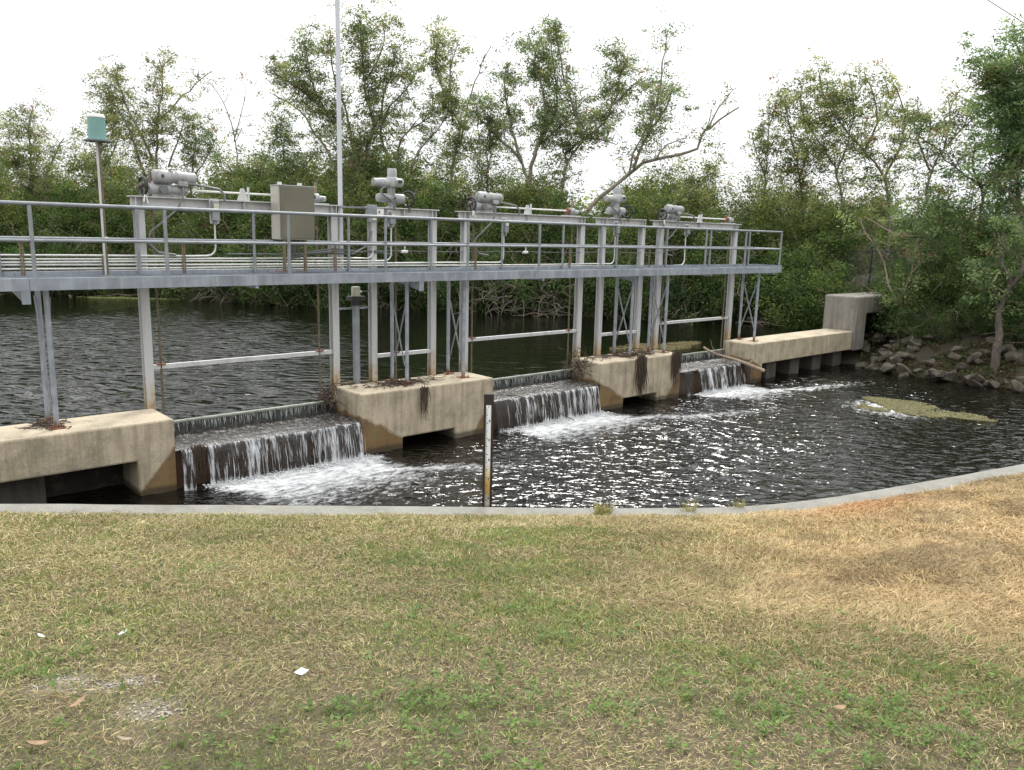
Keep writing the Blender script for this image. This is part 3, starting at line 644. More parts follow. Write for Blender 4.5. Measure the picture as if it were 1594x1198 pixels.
for x in (4.1,9.98,10.0): P(MB().tube([(x,DF+.045,.30),(x+.012,DF+.045,.30)],.033,12),'rail_sleeve',M['galv'],wk,smooth=True)
for z in (.30,-.25): P(MB().tube([(24.2,DF+.045,z),(24.15,DR-.045,z+.012)],.027,10),'end_rail',M['galv'],wk,smooth=True)
YL,YR=14.42,15.0
def zpier(x): return ZT
for x in (2.97,9.82,11.38,17.30,18.83,23.62):
    for y in (YL,YR):
        r_=.05
        lg=MB().tube([(x,y,-3.255),(x,y,-1.006)],.042,12)
        lo=P(lg,'support_leg',M['legm'],wk,smooth=True)
        P(MB().box((x-.12,y-.11,-3.268),(x+.12,y+.11,-3.256)).tube([(x-.085,y-.075,-3.256),(x-.085,y-.075,-3.21)],.013,6).tube([(x+.085,y-.075,-3.256),(x+.085,y-.075,-3.21)],.013,6).tube([(x+.085,y+.075,-3.256),(x+.085,y+.075,-3.21)],.013,6),'base_plate',M['rust'],lo)
    P(MB().bar((x+.056,YL,-1.15),(x+.056,YR,-2.85),.045,.008,(1,0,0)),'brace',M['galv'],wk)
    P(MB().bar((x-.056,YR,-1.15),(x-.056,YL,-2.85),.045,.008,(1,0,0)),'brace',M['galv'],wk)
def fix(e):
    off=Vector(e.location)
    for c in [o for o in bpy.data.objects if o.parent==e]: c.location=Vector(c.location)-off
fix(wk)

# ------------------------------------------------------------------ gate frames
def postmat():
    m,nt,b=nmat('post_paint'); geo=N(nt,'ShaderNodeNewGeometry'); sx=N(nt,'ShaderNodeSeparateXYZ'); nt.links.new(geo.outputs['Position'],sx.inputs[0])
    w=mth(nt,'MULTIPLY',mth(nt,'SUBTRACT',noise(nt,5,4,.6,mapscale=(1,1,.3)),.5),.9)
    k=mth(nt,'MULTIPLY',mth(nt,'SUBTRACT',-2.72,mth(nt,'ADD',sx.outputs[2],w)),2.2,clamp=True)
    base=mixc(nt,ramp(nt,noise(nt,1,4,.6,mapscale=(9,9,.6)),[(.5,g(0)),(.72,g(1))]),(.48,.485,.485),(.37,.365,.35))
    c=mixc(nt,mth(nt,'MULTIPLY',k,.85),base,ramp(nt,noise(nt,12,4),[(.35,(.25,.13,.05)),(.6,(.40,.32,.17))])); nt.links.new(c,b.inputs['Base Color']); b.inputs['Roughness'].default_value=.6; return m
M['post']=postmat()
YG=15.2
FR=[(4.53,8.62,4.68,8.50,True,'widest left gate frame behind the stainless cabinet, white beam on two posts'),
    (9.28,11.17,9.45,11.05,False,'narrow white gate frame standing over the pier behind the staff gauge'),
    (11.78,16.13,12.0,15.96,True,'wide white gate frame over the middle waterfall'),
    (16.51,18.55,16.81,18.50,False,'narrow white gate frame standing over the pier draped with debris'),
    (18.97,23.44,19.36,23.23,True,'wide white gate frame over the farthest right waterfall')]
frames=[]
for i,(b0,b1,p0,p1_,wide,lab) in enumerate(FR):
    e=empty('hoist_gantry',((b0+b1)/2,YG,ZT),label=lab,cat='gate gantry',group='white steel gate frames')
    bm_=MB().box((b0,YG-.11,.505),(b1,YG+.11,.525)).box((b0+.02,YG-.006,.325),(b1-.02,YG+.006,.505)).box((b0+.02,YG-.09,.305),(b1-.02,YG+.09,.325))
    for sx in (p0-.06,p0+.06,p1_-.06,p1_+.05,(b0+b1)/2): bm_.box((sx-.006,YG-.088,.325),(sx+.006,YG-.0065,.505))
    bm_.build('beam',M['paint'],e)
    for px_ in (p0,p1_):
        w=.075 if wide else .065
        q=MB().box((px_-w,YG-.08,-3.95),(px_+w,YG-.066,.304)).box((px_-w,YG+.066,-3.95),(px_+w,YG+.08,.304)).box((px_-.006,YG-.066,-3.95),(px_+.006,YG+.066,.304))
        po=q.build('post',M['post'],e)
    z=-2.53 if wide else -2.71
    MB().box((p0+w+.001,YG-.05,z-.04),(p1_-w-.001,YG+.03,z+.04)).build('cross_bar',M['paint'],e)
    stems=(p0+.22,p1_-.38) if wide else ((p0+p1_)/2-.22,)
    for sx in stems:
        so=MB().tube([(sx,YG-.035+.0,-3.6),(sx,YG-.035,.30)],.022,8).build('lift_stem',M['stem'],e)
        so2=MB().tube([(sx,YG,.526),(sx,YG,.95 if wide else .62)],.03,10).build('stem_cover',M['twig'],e,smooth=True)
        MB().box((sx-.07,YG-.10,z+.041),(sx+.07,YG+.02,z+.06)).build('stem_guide',M['rust'],e)
    if wide:
        ax0,ax1=b0+1.1,b1-.75
        MB().tube([(ax0,YG-.03,.66),(ax1,YG-.03,.66)],.020,8).build('drive_shaft',M['white'],e,smooth=True)
        xm=(b0+b1)/2+.0
        MB().prism([(xm-.10,.526),(xm+.10,.526),(xm+.03,.75),(xm-.03,.75)],YG-.05,YG-.01).box((xm+.10,YG-.05,.526),(xm+.13,YG-.01,.78)).build('shaft_bearing',M['paint'],e)
        sx=p1_-.38
        gb=MB().lathe([(.05,-.16),(.10,-.12),(.10,.05),(.06,.08),(.05,.22)],(sx,YG,.64),'x',12).build('gearbox',M['paint2'],e,smooth=True)
        MB().lathe([(.09,-.03),(.09,.03)],(sx-.2,YG-.02,.65),'x',12).lathe([(.075,-.02),(.075,.02)],(sx-.11,YG-.02,.65),'x',12).build('coupling',M['rust'],gb)
        MB().box((sx-.3,YG-.1,.526),(sx+.25,YG+.1,.545)).build('gearbox_base',M['paint'],e)
    frames.append(e); fix(e)
# number plate on the narrow frame's beam
e=empty('number_plate',(9.56,YG-.1,.415),label='small white plate with a black 4 on the first narrow gate beam',cat='sign')
MB().box((-.12,-.012,-.075),(.12,-.002,.075)).build('plate',M['white'],e)
def text_mesh(txt,size,name,mat,parent,loc,rot):
    cu=bpy.data.curves.new('t','FONT'); cu.body=txt; cu.size=size; cu.align_x='CENTER'; cu.align_y='CENTER'; cu.extrude=.001
    to=bpy.data.objects.new('t',cu); COL.objects.link(to); dg=bpy.context.evaluated_depsgraph_get(); me=bpy.data.meshes.new_from_object(to.evaluated_get(dg)); bpy.data.objects.remove(to)
    me.materials.clear(); me.materials.append(mat); o=bpy.data.objects.new(name,me); COL.objects.link(o); o.parent=parent; o.location=loc; o.rotation_euler=rot; return o
text_mesh('4',.11,'numeral',M['tick'],e,(0,-.0145,0),(R(90),0,0))

# ------------------------------------------------------------------ electric actuators
def handwheel(e,c,ax,r=.15,tiltz=0):
    m_=MB(); n=20; c=np.array(c,float); ax=np.array(ax,float)/np.linalg.norm(ax); u=np.cross(ax,(0,0,1.)); u/=np.linalg.norm(u); w=np.cross(u,ax)
    ring=[c+r*(u*math.cos(2*math.pi*k/n)+w*math.sin(2*math.pi*k/n)) for k in range(n+1)]
    m_.tube(ring,.027,6,cap=False)
    for k in range(3):
        a=2*math.pi*k/3+.4; m_.tube([c-ax*.03,c+r*(u*math.cos(a)+w*math.sin(a))],.02,5)
    o=m_.build('handwheel',M['dark'],e,smooth=True); MB().tube([c-ax*.09,c+ax*.04],.035,10).build('hub',M['stem'],o,smooth=True); return o
def act_h(x,lab,s=1.0):
    e=empty('gate_actuator',(x,YG,.526),label=lab,cat='actuator',group='horizontal gate actuators')
    y=-.02
    mh=MB().lathe([(.06,-.02),(.115,0),(.125,.03),(.125,.30),(.105,.33),(.105,.37),(.115,.38),(.115,.42),(.105,.43),(.105,.70),(.09,.735),(.03,.74)],(.16,y-.05,.345),'x',18).build('motor_housing',M['paint2'],e,smooth=True)
    gh=MB().lathe([(.05,-.05),(.10,-.02),(.115,.05),(.115,.34),(.09,.36),(.09,.42),(.10,.44),(.10,.62),(.07,.64)],(.10,y+.0,.125),'x',16).box((.12,y-.07,.002),(.62,y+.09,.05)).build('gearbox_housing',M['paint2'],e,smooth=True)
    MB().lathe([(.075,0),(.075,.03),(.05,.05)],(.30,y-.17,.13),'y',12).build('cover_cap',M['cable'],gh,smooth=True)
    MB().box((.26,y-.185,.33),(.30,y-.174,.38)).build('display_window',M['dark'],mh); MB().box((.42,y-.13,.474),(.52,y-.05,.484)).build('selector_switch',M['dark'],mh)
    MB().box((.55,y-.18,.19),(.72,y-.06,.28)).build('terminal_box',M['paint2'],mh,bevel=.015)
    handwheel(e,(-.02,y-.03,.17),(1,.15,0))
    MB().tube([(.72,y-.12,.25),(1.05,y-.14,.21),(1.28,y-.17,.18),(1.36,y-.19,.10),(1.37,y-.2,-.03)],.022,8).build('hose',M['cable'],e,smooth=True)
    MB().tube([(.64,y-.15,.19),(.60,y-.2,0),(.50,y-.22,-.2),(.25,y-.22,-.42),(.02,y-.18,-.62),(-.02,y-.15,-.82),(.15,y-.14,-.98),(.45,y-.13,-1.02)],.02,8).build('flexible_conduit',M['cable'],e,smooth=True)
    MB().tube([(-.02,y-.11,.02),(-.05,y-.14,-.10)],.012,6).tube([(-.0,y-.11,.02),(.02,y-.14,-.13)],.010,6).build('chain_end',M['white'],e)
    return e
act_h(4.78,'horizontal grey actuator with dark handwheel on the left end of the left gate beam')
act_h(12.15,'horizontal grey actuator on the left end of the middle waterfall gate beam')
act_h(19.35,'horizontal grey actuator on the left end of the farthest right gate beam')
def act_v(x,lab):
    e=empty('gate_actuator',(x,YG,.526),label=lab,cat='actuator',group='upright gate actuators')
    MB().lathe([(.12,0),(.12,.02),(.055,.03),(.055,.14)],(0,0,0),'z',14).lathe([(.03,-.37),(.085,-.35),(.095,-.30),(.095,.05),(.10,.06),(.10,.30),(.06,.33)],(0,-.02,.20),'x',16).build('gearbox_housing',M['paint2'],e,smooth=True)
    MB().lathe([(.085,0),(.085,.30)],(0,-.02,.22),'z',14).lathe([(.13,0),(.14,.03),(.14,.18),(.12,.2),(.105,.21),(.105,.36),(.085,.39),(.02,.395)],(0.02,-.02,.44),'z',16).build('motor_neck',M['paint2'],e,smooth=True)
    mh=MB().lathe([(.03,-.46),(.085,-.45),(.09,-.30),(.10,-.28),(.10,0)],(0,-.02,.52),'x',16).lathe([(.10,0),(.10,.17),(.07,.2)],(.03,-.10,.53),'x',14).build('motor_housing',M['paint2'],e,smooth=True)
    MB().box((.06,-.212,.52),(.16,-.2,.58)).build('display_window',M['dark'],mh); MB().box((0,-.135,.18),(.05,-.116,.23)).build('selector_switch',M['dark'],mh)
    handwheel(e,(.42,-.05,.20),(1,.5,0),.16)
    MB().tube([(-.15,-.08,.45),(-.28,-.12,.40),(-.36,-.14,.33),(-.30,-.16,.26),(-.12,-.18,.16),(-.04,-.2,.05),(-.03,-.2,-.08)],.022,8).build('hose',M['cable'],e,smooth=True)
    MB().tube([(-.05,-.16,.42),(-.04,-.19,.2),(-.03,-.2,-.03)],.012,6).build('cable',M['cable'],e,smooth=True)
    MB().box((.38,-.15,-.09),(.43,-.12,.0)).build('padlock',M['stem'],e)
    return e
act_v(9.93,'upright grey actuator with side handwheel on the narrow frame nearer the cabinet')
act_v(17.32,'upright grey actuator with side handwheel on the narrow frame over the debris draped pier')

# ------------------------------------------------------------------ switch boxes, conduits, strut racks
YC=15.085
sw=[(5.97,.10,.50,'grey switch box with bent conduit in front of the left gate beam'),(9.84,.14,.44,'grey switch box beneath the upright actuator of the first narrow frame'),
    (13.10,.02,.38,'grey switch box beneath the hose of the middle horizontal actuator'),(17.2,.08,.42,'grey switch box beneath the upright actuator of the second narrow frame'),(20.43,.12,.42,'grey switch box beneath the farthest horizontal actuator')]
for x,z0,z1,lab in sw:
    e=empty('switch_box',(x,YC-.03,z0),label=lab,cat='switch box')
    h=z1-z0
    MB().box((-.085,.0,-.02),(.085,.012,h+.03)).build('back_plate',M['paint'],e)
    bx=MB().box((-.065,-.10,.03),(.065,-.001,h)).build('box',M['galv'],e,bevel=.01)
    MB().box((-.045,-.118,h*.55),(.045,-.101,h*.85)).build('cover',M['cream'],bx)
    MB().tube([(.0,-.04,-.04),(0,-.04,.03)],.026,8).build('fitting',M['galv'],e)
e=empty('switch_box',(9.33,YC-.03,.20),label='taller grey box left of the first narrow frame with dark conduit below',cat='switch box')
MB().box((-.10,-.10,0),(.10,.0,.36)).build('box',M['galv'],e,bevel=.01); MB().box((-.03,-.125,.04),(.06,-.101,.13)).build('cover',M['cream'],e)
cz=[-.51,-.562,-.615,-.668,-.722,-.776]; ends=[5.98,9.40,9.86,13.12,17.22,20.45]; tz=[.07,.18,.10,-.02,.04,.08]
cl=['topmost long conduit, turning up to the left switch box','second conduit from the top, turning up to the tall box by the first narrow frame','third conduit from the top, turning up beneath the first upright actuator','conduit turning up to the switch box of the middle gate','conduit turning up to the switch box of the second narrow frame','lowest and longest conduit, turning up to the farthest switch box']
for i,(z,xe,t) in enumerate(zip(cz,ends,tz)):
    r_=.16; pts=[(X0,YC,z)]
    xx=0.
    while xx<xe-r_: pts.append((xx,YC+.004*math.sin(xx*1.3+i),z+.008*math.sin(xx*.7+i*2))); xx+=1.1
    pts+= [(xe-r_,YC,z)]+[(xe-r_+r_*math.sin(a),YC,z+r_-r_*math.cos(a)) for a in (R(22),R(45),R(68),R(90))]+[(xe,YC,t)]
    tag(MB().tube(pts,.0165,8).build('conduit',M['conduit'],smooth=True),cl[i],'conduit','conduits along the rear railing')
for k,(x,lab) in enumerate(((2.80,'leftmost rusty perforated strut holding the conduits'),(4.02,'perforated strut at the foot of the teal gauge pole'),(5.37,'perforated strut between the gauge pole and the cabinet'),(8.46,'perforated strut at the foot of the tall white mast'),(12.2,'perforated strut behind the middle gate frame post'),(15.4,'perforated strut near the right post of the middle gate frame'),(18.7,'perforated strut near the farthest narrow frame'))):
    s_=MB(); h0,h1=-1.0,(-.24 if k not in (1,) else -.5)
    z=h0
    s_.box((x-.028,YC-.055,h0),(x-.012,YC-.035,h1)).box((x+.012,YC-.055,h0),(x+.028,YC-.035,h1))
    while z<h1: s_.box((x-.0125,YC-.054,z),(x+.0125,YC-.036,z+.022)); z+=.05
    tag(s_.build('strut_post',M['rusty_strut']),lab,'strut','perforated struts holding the conduits')
# slung signal cable and cable bundle
pts=[(x,YC+.05,-.40-.018*abs(math.sin((x-10)*.9))) for x in np.arange(9.2,19.3,.5)]+[(19.8,YC+.04,-.34),(20.3,YC+.02,-.28)]
tag(MB().tube(pts,.011,6).build('slung_cable',M['cable'],smooth=True),'thin grey cable slung between gate frames above the conduits','cable')
for j,(dz,dy) in enumerate(((0,0),(.02,.02),(-.02,.03),(.01,-.02))):
    pts=[(7.55,YC-.03+dy,-.55+dz),(7.9,YC+dy,-.46+dz*1.5),(8.5,YC+dy,-.40+dz*2),(9.0,YC+dy,-.43+dz),(9.5,YC+dy,-.40-dz*2),(9.9,YC+dy,-.5+dz)] if j<2 else [(6.2,YC+dy,-.475),(7.6,YC+dy,-.48),(8.3,YC+dy,-.44+dz),(8.9,YC+dy,-.47),(9.25,YC+dy,-.30),(9.36,YC+dy,.02)]
    tag(MB().tube(pts,.014,6).build('loose_cable',M['cable'],smooth=True),'dark looped cable lying over the conduits between the cabinet and the tall mast','cable','looped cables right of the cabinet')
for x,lab in ((10.25,'small white bullet sensor hanging below the first narrow frame'),(13.0+.9,'small white bullet sensor hanging right of the middle switch box')):
    e=empty('cable_fitting',(x,YC+.05,-.42),label=lab,cat='fitting'); MB().lathe([(.03,-.09),(.035,-.03),(.035,.06),(.02,.08)],(0,0,0),'x',10).build('body',M['white'],e,smooth=True)
    MB().tube([(0,0,.02),(.0,0,.13)],.014,8).build('hub',M['white'],e)
e=None
for (x0,x1,z,lab) in ((8.63,9.27,.50,'perforated strut bar linking the two nearest gate beams'),(8.62,9.34,-1.63,'perforated strut bar holding the stilling well pole'),(8.62,9.40,-3.25,'rusty perforated bar at pier level left of the narrow frame')):
    s_=MB().box((x0,YG-.02,z-.018),(x1,YG+.02,z-.008)).box((x0,YG-.021,z+.010),(x1,YG+.021,z+.018)); x=x0
    while x<x1: s_.box((x,YG-.019,z-.0085),(min(x+.03,x1),YG+.019,z+.0105)); x+=.055
    tag(s_.build('strut_bar',M['galv' if z>-3 else 'rusty_strut']),lab,'strut')

# ------------------------------------------------------------------ cabinet
e=empty('control_cabinet',(7.08,14.72,-.19),label='stainless steel control cabinet on two strut legs behind the railing',cat='cabinet')
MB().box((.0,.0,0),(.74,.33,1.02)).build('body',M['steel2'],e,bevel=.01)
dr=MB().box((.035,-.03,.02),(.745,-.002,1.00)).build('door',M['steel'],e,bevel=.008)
for z in (.2,.8): MB().box((.746,-.045,z),(.768,-.005,z+.07)).build('latch',M['stem'],dr)
MB().box((-.012,-.035,1.021),(.76,.34,1.033)).build('rain_lip',M['paint'],e)
for x in (.08,.5): MB().box((x,.12,1.034),(x+.06,.2,1.09)).build('vent',M['paint'],e)
for x in (.08,.52):
    lg_=MB().box((x,-.005,-.60),(x+.05,.045,-.002)).build('leg',M['stem'],e)
    MB().box((x-.16,-.03,-.612),(x+.06,.06,-.601)).build('foot_bracket',M['rust'],lg_)
MB().tube([(.34,.15,-.0),(.34,.2,-.3),(.30,.36,-.42)],.02,8).tube([(.42,.15,-.0),(.42,.2,-.3),(.40,.36,-.40)],.02,8).tube([(.48,.15,0),(.5,.2,-.25),(.6,.36,-.36)],.014,8).build('cable_drop',M['cable'],e,smooth=True)

# rain gauge on its pole
e=empty('rain_gauge',(4.04,15.02,-.98),label='teal cylinder rain gauge with white cap on a thin steel pole',cat='gauge')
MB().box((-.028,-.02,0),(.0,.02,2.35)).build('pole',M['paint'],e); MB().box((.001,-.024,0),(.034,.024,2.35)).build('pole_channel',M['stem'],e)
MB().lathe([(.21,0),(.21,.02)],(0,0,2.35),'z',24).build('base_plate',M['cable'],e)
MB().lathe([(.150,0),(.150,.025),(.137,.03),(.133,.36)],(0,0,2.371),'z',28).build('cylinder',M['teal'],e,smooth=True)
MB().lathe([(.137,0),(.137,.03),(.12,.055),(.03,.06)],(0,0,2.732),'z',28).build('cap',M['white'],e,smooth=True)
MB().box((.0,-.05,.76),(.05,-.025,.79)).build('clip',M['white'],e)
tm=empty('mast',(8.69,15.2,-1.0),label='tall thin white mast rising out of the top of the picture beside the cabinet frame',cat='mast')
MB().tube([(0,0,0),(0,0,7.6)],[.050,.044],14).build('pole',M['galvw'] if 'galvw' in M else M.setdefault('galvw',plain('mast_white',(.50,.53,.57),.45,.1,.06,2,0)),tm,smooth=True)
MB().box((-.07,-.07,1.48),(.07,.07,1.52)).build('clamp',M['galv'],tm)
# stilling well sensor
e=empty('stilling_well',(9.03,15.2,-3.9),label='blue grey stilling well pole with cream sensor head between two gate posts',cat='sensor')
MB().tube([(0,0,0),(0,0,2.33)],.078,14).build('pipe',M['galv'],e,smooth=True)
MB().box((-.17,-.13,2.44),(.17,.13,2.53)).tube([(0,0,2.33),(0,0,2.44)],.10,12).build('bracket',M['dark'],e)
MB().lathe([(.095,0),(.095,.18),(.085,.20)],(0,0,2.531),'z',16).build('sensor_head',M['cream'],e,smooth=True)
MB().tube([(.10,0,2.62),(.14,0,2.62)],.025,8).build('connector',M['white'],e)
MB().tube([(.14,0,2.62),(.3,0,2.62),(.42,0,2.75),(.46,0,2.95)],.01,6).build('sensor_cable',M['cable'],e,smooth=True)

# staff gauge in the pool just off the wall
g0=PZ(758,783,-3.3); g0=g0/np.hypot(g0[0],g0[1])*(np.hypot(g0[0],g0[1])+.12)
e=empty('staff_gauge',(g0[0],g0[1],-5.2),rz=-math.atan2(g0[0],g0[1]),label='dark brown board with a white, rust stained water level scale by the wall',cat='staff gauge')
def gauge_mat():
    m,nt,b=nmat('scale_enamel'); geo=N(nt,'ShaderNodeNewGeometry'); s=N(nt,'ShaderNodeSeparateXYZ'); nt.links.new(geo.outputs['Position'],s.inputs[0])
    z=mth(nt,'ADD',s.outputs[2],mth(nt,'MULTIPLY',mth(nt,'SUBTRACT',noise(nt,22,4),.5),.10)); f=mth(nt,'DIVIDE',mth(nt,'ADD',z,3.6),1.6,clamp=True)
    c=ramp(nt,f,[(0,(.10,.06,.03)),(.13,(.20,.17,.12)),(.17,(.42,.40,.33)),(.235,(.30,.29,.22)),(.25,(.36,.21,.05)),(.34,(.44,.28,.08)),(.42,(.58,.50,.32)),(.50,(.66,.67,.68)),(1,(.68,.70,.72))]); nt.links.new(c,b.inputs['Base Color']); b.inputs['Roughness'].default_value=.4; return m
MB().box((-.062,-.02,0),(.062,.02,3.27)).build('board',M['board'],e,bevel=.008)
MB().box((-.031,-.026,1.25),(.031,-.0205,3.13)).build('scale',gauge_mat(),e)
tk=MB(); z=1.3; k=0
while z<3.10:
    w=.026 if k%10==0 else (.018 if k%5==0 else .012); tk.box((-.028,-.0285,z),(-.028+w,-.0265,z+(.006 if k%5 else .009))); z+=.02; k+=1
for q in range(7):
    zz=1.42+q*.25; tk.box((.006,-.0285,zz),(.014,-.0265,zz+.028)); tk.box((.006,-.0285,zz+.024),(.024,-.0265,zz+.03)) if q%2 else tk.box((.016,-.0285,zz),(.023,-.0265,zz+.028))
tk.tube([(.0,-.029,3.11),(.0,-.0265,3.11)],.006,8)
tk.build('graduations',M['tick'],e)

# ------------------------------------------------------------------ trees
def leaf_quads(C,size,cols,r,asp=.45,droop=.0,coh=None):
    n=len(C); th=r.uniform(0,2*math.pi,n); ph=np.arccos(r.uniform(-1,1,n)); d=np.stack([np.sin(ph)*np.cos(th),np.sin(ph)*np.sin(th),np.cos(ph)*.6-droop],1); d/=np.linalg.norm(d,axis=1)[:,None]
    d=d if coh is None else d*.75+coh; d/=np.linalg.norm(d,axis=1)[:,None]
    q=np.cross(d,r.normal(size=(n,3))); q/=np.linalg.norm(q,axis=1)[:,None]+1e-9
    s=(size*r.uniform(.6,1.4,n))[:,None]; V=np.stack([C-d*s,C+q*s*asp,C+d*s,C-q*s*asp],1).reshape(-1,3)
    return V,np.arange(n*4).reshape(-1,4),np.repeat(cols,4,0)
G_PAL=np.array([(.070,.105,.032),(.095,.137,.042),(.130,.172,.056),(.050,.078,.030),(.175,.200,.075)])
def smooth_line(pts,step=.5):
    pts=np.array(pts,float); out=[]
    for i in range(len(pts)-1):
        p0=pts[max(i-1,0)];p1=pts[i];p2=pts[i+1];p3=pts[min(i+2,len(pts)-1)]; n=max(2,int(np.linalg.norm(p2-p1)/step))
        for k in range(n):
            t=k/n; out.append(.5*((2*p1)+(-p0+p2)*t+(2*p0-5*p1+4*p2-p3)*t*t+(-p0+3*p1-3*p2+p3)*t**3))
    out.append(pts[-1]); return np.array(out)
def tree(limbs,D,label,r0=.16,dens=1.15,lsize=.070,spread=.62,bark='bark',tint=(1,1,1),seed=0,group='trees on the far bank',sub=(.9,2.3),leafstart=.12,clus=34):
    """limbs: list of (points as seen in the survey photo, base radius scale, foliage factor)"""
    r=np.random.default_rng(seed+100); trunk=MB(); cent=[];ccol=[];cdir=[]
    allp=[]
    for li,(pp,rs,ff) in enumerate(limbs):
        dd=D+np.cumsum(r.normal(0,.35,len(pp))) if li else np.full(len(pp),float(D))+np.cumsum(r.normal(0,.15,len(pp)))
        if li: dd=dd-dd[0]+D
        P_=[P3(x,y,d) for (x,y),d in zip(pp,dd)]; allp.append(P_)
    base=np.array(allp[0][0]); zb=gz(base[0],base[1])-.15
    e=empty('tree',(base[0],base[1],zb),label=label,cat='tree',group=group)
    org=np.array((base[0],base[1],zb))
    for li,((pp,rs,ff),P_) in enumerate(zip(limbs,allp)):
        P_=list(P_)
        if li==0 or P_[0][2]<gz(P_[0][0],P_[0][1])+2.2:
            P_=[np.array((base[0]+(P_[0][0]-base[0])*.4,base[1]+(P_[0][1]-base[1])*.4,zb))]+P_
        L=smooth_line(P_,.45); n=len(L); L[1:-1]+=r.normal(0,.03,(n-2,3))
        t=np.linspace(0,1,n); rad=r0*.58*rs*(1-.8*t)+.012
        trunk.tube(L-org,list(rad),7)
        ll=np.sum(np.linalg.norm(np.diff(L,axis=0),axis=1)); nb=int(ll*3.0*max(.3,ff))
        for k in range(nb):
            tt=r.uniform(leafstart if li else .28,1)**.85; i=min(int(tt*(n-1)),n-2); p=L[i]; tan=L[min(i+1,n-1)]-L[max(i-1,0)]; tan/=np.linalg.norm(tan)
            d=tan*.8+r.normal(0,.62,3)+np.array((0,0,.30)); d/=np.linalg.norm(d); bl=r.uniform(*sub)*(1.15-.5*tt)
            q=[p]; dd_=d.copy()
            for s_ in range(4):
                dd_=dd_+r.normal(0,.22,3)+np.array((0,0,.05)); dd_/=np.linalg.norm(dd_); q.append(q[-1]+dd_*bl/4)
            trunk.tube([x-org for x in q],[.022*rs+.006,.017,.013,.009,.005],4,cap=False)
            nt_=int(r.integers(3,7)*dens*max(.15,ff)+.5)
            for s_ in range(nt_):
                u=r.uniform(.2,1)*4; j=min(int(u),3); pt=q[j]+(q[j+1]-q[j])*(u-j); e_=pt+r.normal(0,spread*.5,3)+np.array((0,0,.05)); 
                if s_<2: trunk.tube([pt-org,e_-org],[.007,.004],3,cap=False)
                m_=int(clus*r.uniform(.5,1.5)); uu=r.normal(0,1,(m_,3)); uu/=np.linalg.norm(uu,axis=1)[:,None]; cs=r.uniform(.7,1.45); cc=e_+uu*(r.random((m_,1))**.5)*np.array((.36,.36,.22))*cs; fd_=dd_*.6+uu*.5+np.array((0,0,-.35))
                cent.append(cc); cdir.append(fd_); b_=G_PAL[r.integers(0,5)]*np.array(tint)*r.uniform(.75,1.35)
                if r.random()<.03: b_=np.array((.17,.10,.05))
                ccol.append(np.tile(b_,(m_,1))*r.uniform(.8,1.2,(m_,1)))
        
    trunk.build('trunk',M[bark],e,smooth=True)
    C=np.concatenate(cent)-org; CC=np.concatenate(ccol); V,F,c=leaf_quads(C,lsize,(CC*1.35*.86+CC.mean(1,keepdims=True)*.22),r,.34,.1,np.concatenate(cdir))
    npmesh('crown',V,F,M['leaf'],c,parent=e); return e
YT=(1.25,1.12,1.0); OL=(1.0,.95,.9)
tree([([(552,300),(557,263),(540,233),(523,200),(503,170),(477,147),(450,127),(420,112)],1,1.5),([(563,290),(570,240),(575,213),(583,193),(573,163),(567,127),(563,83),(560,22)],.9,1.35),
      ([(583,193),(593,173),(597,147),(613,100),(607,60)],.6,1.3),([(550,250),(543,187),(520,120),(513,40)],.6,.8),([(533,290),(517,250),(490,207),(467,173),(425,146)],.7,.6),([(512,180),(490,140),(480,100),(470,62)],.5,1.5),([(567,127),(590,90),(598,50),(592,25)],.45,1.1)],
     42,'tallest tree, many stemmed, leaning left behind the tall white mast',r0=.17,seed=1,tint=OL)
tree([([(625,300),(620,233),(640,200),(672,180),(673,150)],.8,.8),([(612,260),(600,233),(593,200),(608,165),(640,130),(650,105)],.7,1.1),([(640,270),(655,230),(690,190),(700,150)],.5,1.0)],43,'shorter tree with pale crooked limbs between the tallest tree and the slender one',r0=.15,seed=2)
tree([([(700,300),(713,213),(718,195),(697,167),(687,133),(677,90),(685,62)],1,1.2),([(713,230),(725,180),(735,140),(750,100),(765,70)],.5,.35),([(705,190),(700,130),(705,95),(712,70)],.6,1.0)],43,'slender upright tree with a narrow sparse crown in the middle of the far bank',r0=.14,seed=3,tint=YT)
tree([([(823,300),(813,257),(797,233),(773,213),(760,193),(745,185),(742,160)],1,.9),([(823,290),(827,260),(837,227),(850,190),(845,140),(832,100),(838,65)],1,1.2),([(837,227),(857,210),(880,190),(905,160)],.6,1.1),([(812,250),(800,215),(790,170),(785,130),(790,100)],.7,1.2),([(830,240),(850,205),(868,160),(862,110),(858,60)],.6,1.1)],41,'wide tree with a forked grey trunk and a tall thin tip, mid far bank',r0=.18,seed=4)
tree([([(868,330),(883,253),(880,237),(913,213),(940,190),(958,150),(963,118),(955,80)],1,1.25),([(905,215),(895,170),(880,130),(872,90),(866,50)],.6,1.1),([(950,165),(980,140),(1000,118)],.5,1.2),([(885,250),(905,220),(930,215),(960,225)],.5,1.)],40,'tree with a dark kinked limb rising just left of the big leaning trunk',r0=.16,seed=5,tint=OL)
tree([([(902,360),(913,333),(933,307),(960,287),(987,263),(1013,250),(1054,240),(1083,230),(1094,207),(1107,197),(1130,180),(1150,167)],1.25,.32),([(987,263),(997,233),(1013,200),(1037,167),(1048,130)],.7,1.1),([(1008,205),(1020,173),(1030,117),(1035,80),(1035,42)],.5,.75),([(1100,203),(1120,167),(1135,145),(1146,137)],.35,.3),([(980,268),(985,240),(1000,215),(1010,190)],.5,1.0),([(1020,250),(1040,225),(1070,215)],.3,.5)],
     38,'big bare grey trunk leaning far to the right over the gate frames',r0=.165,bark='bark',seed=6,sub=(.5,1.6))
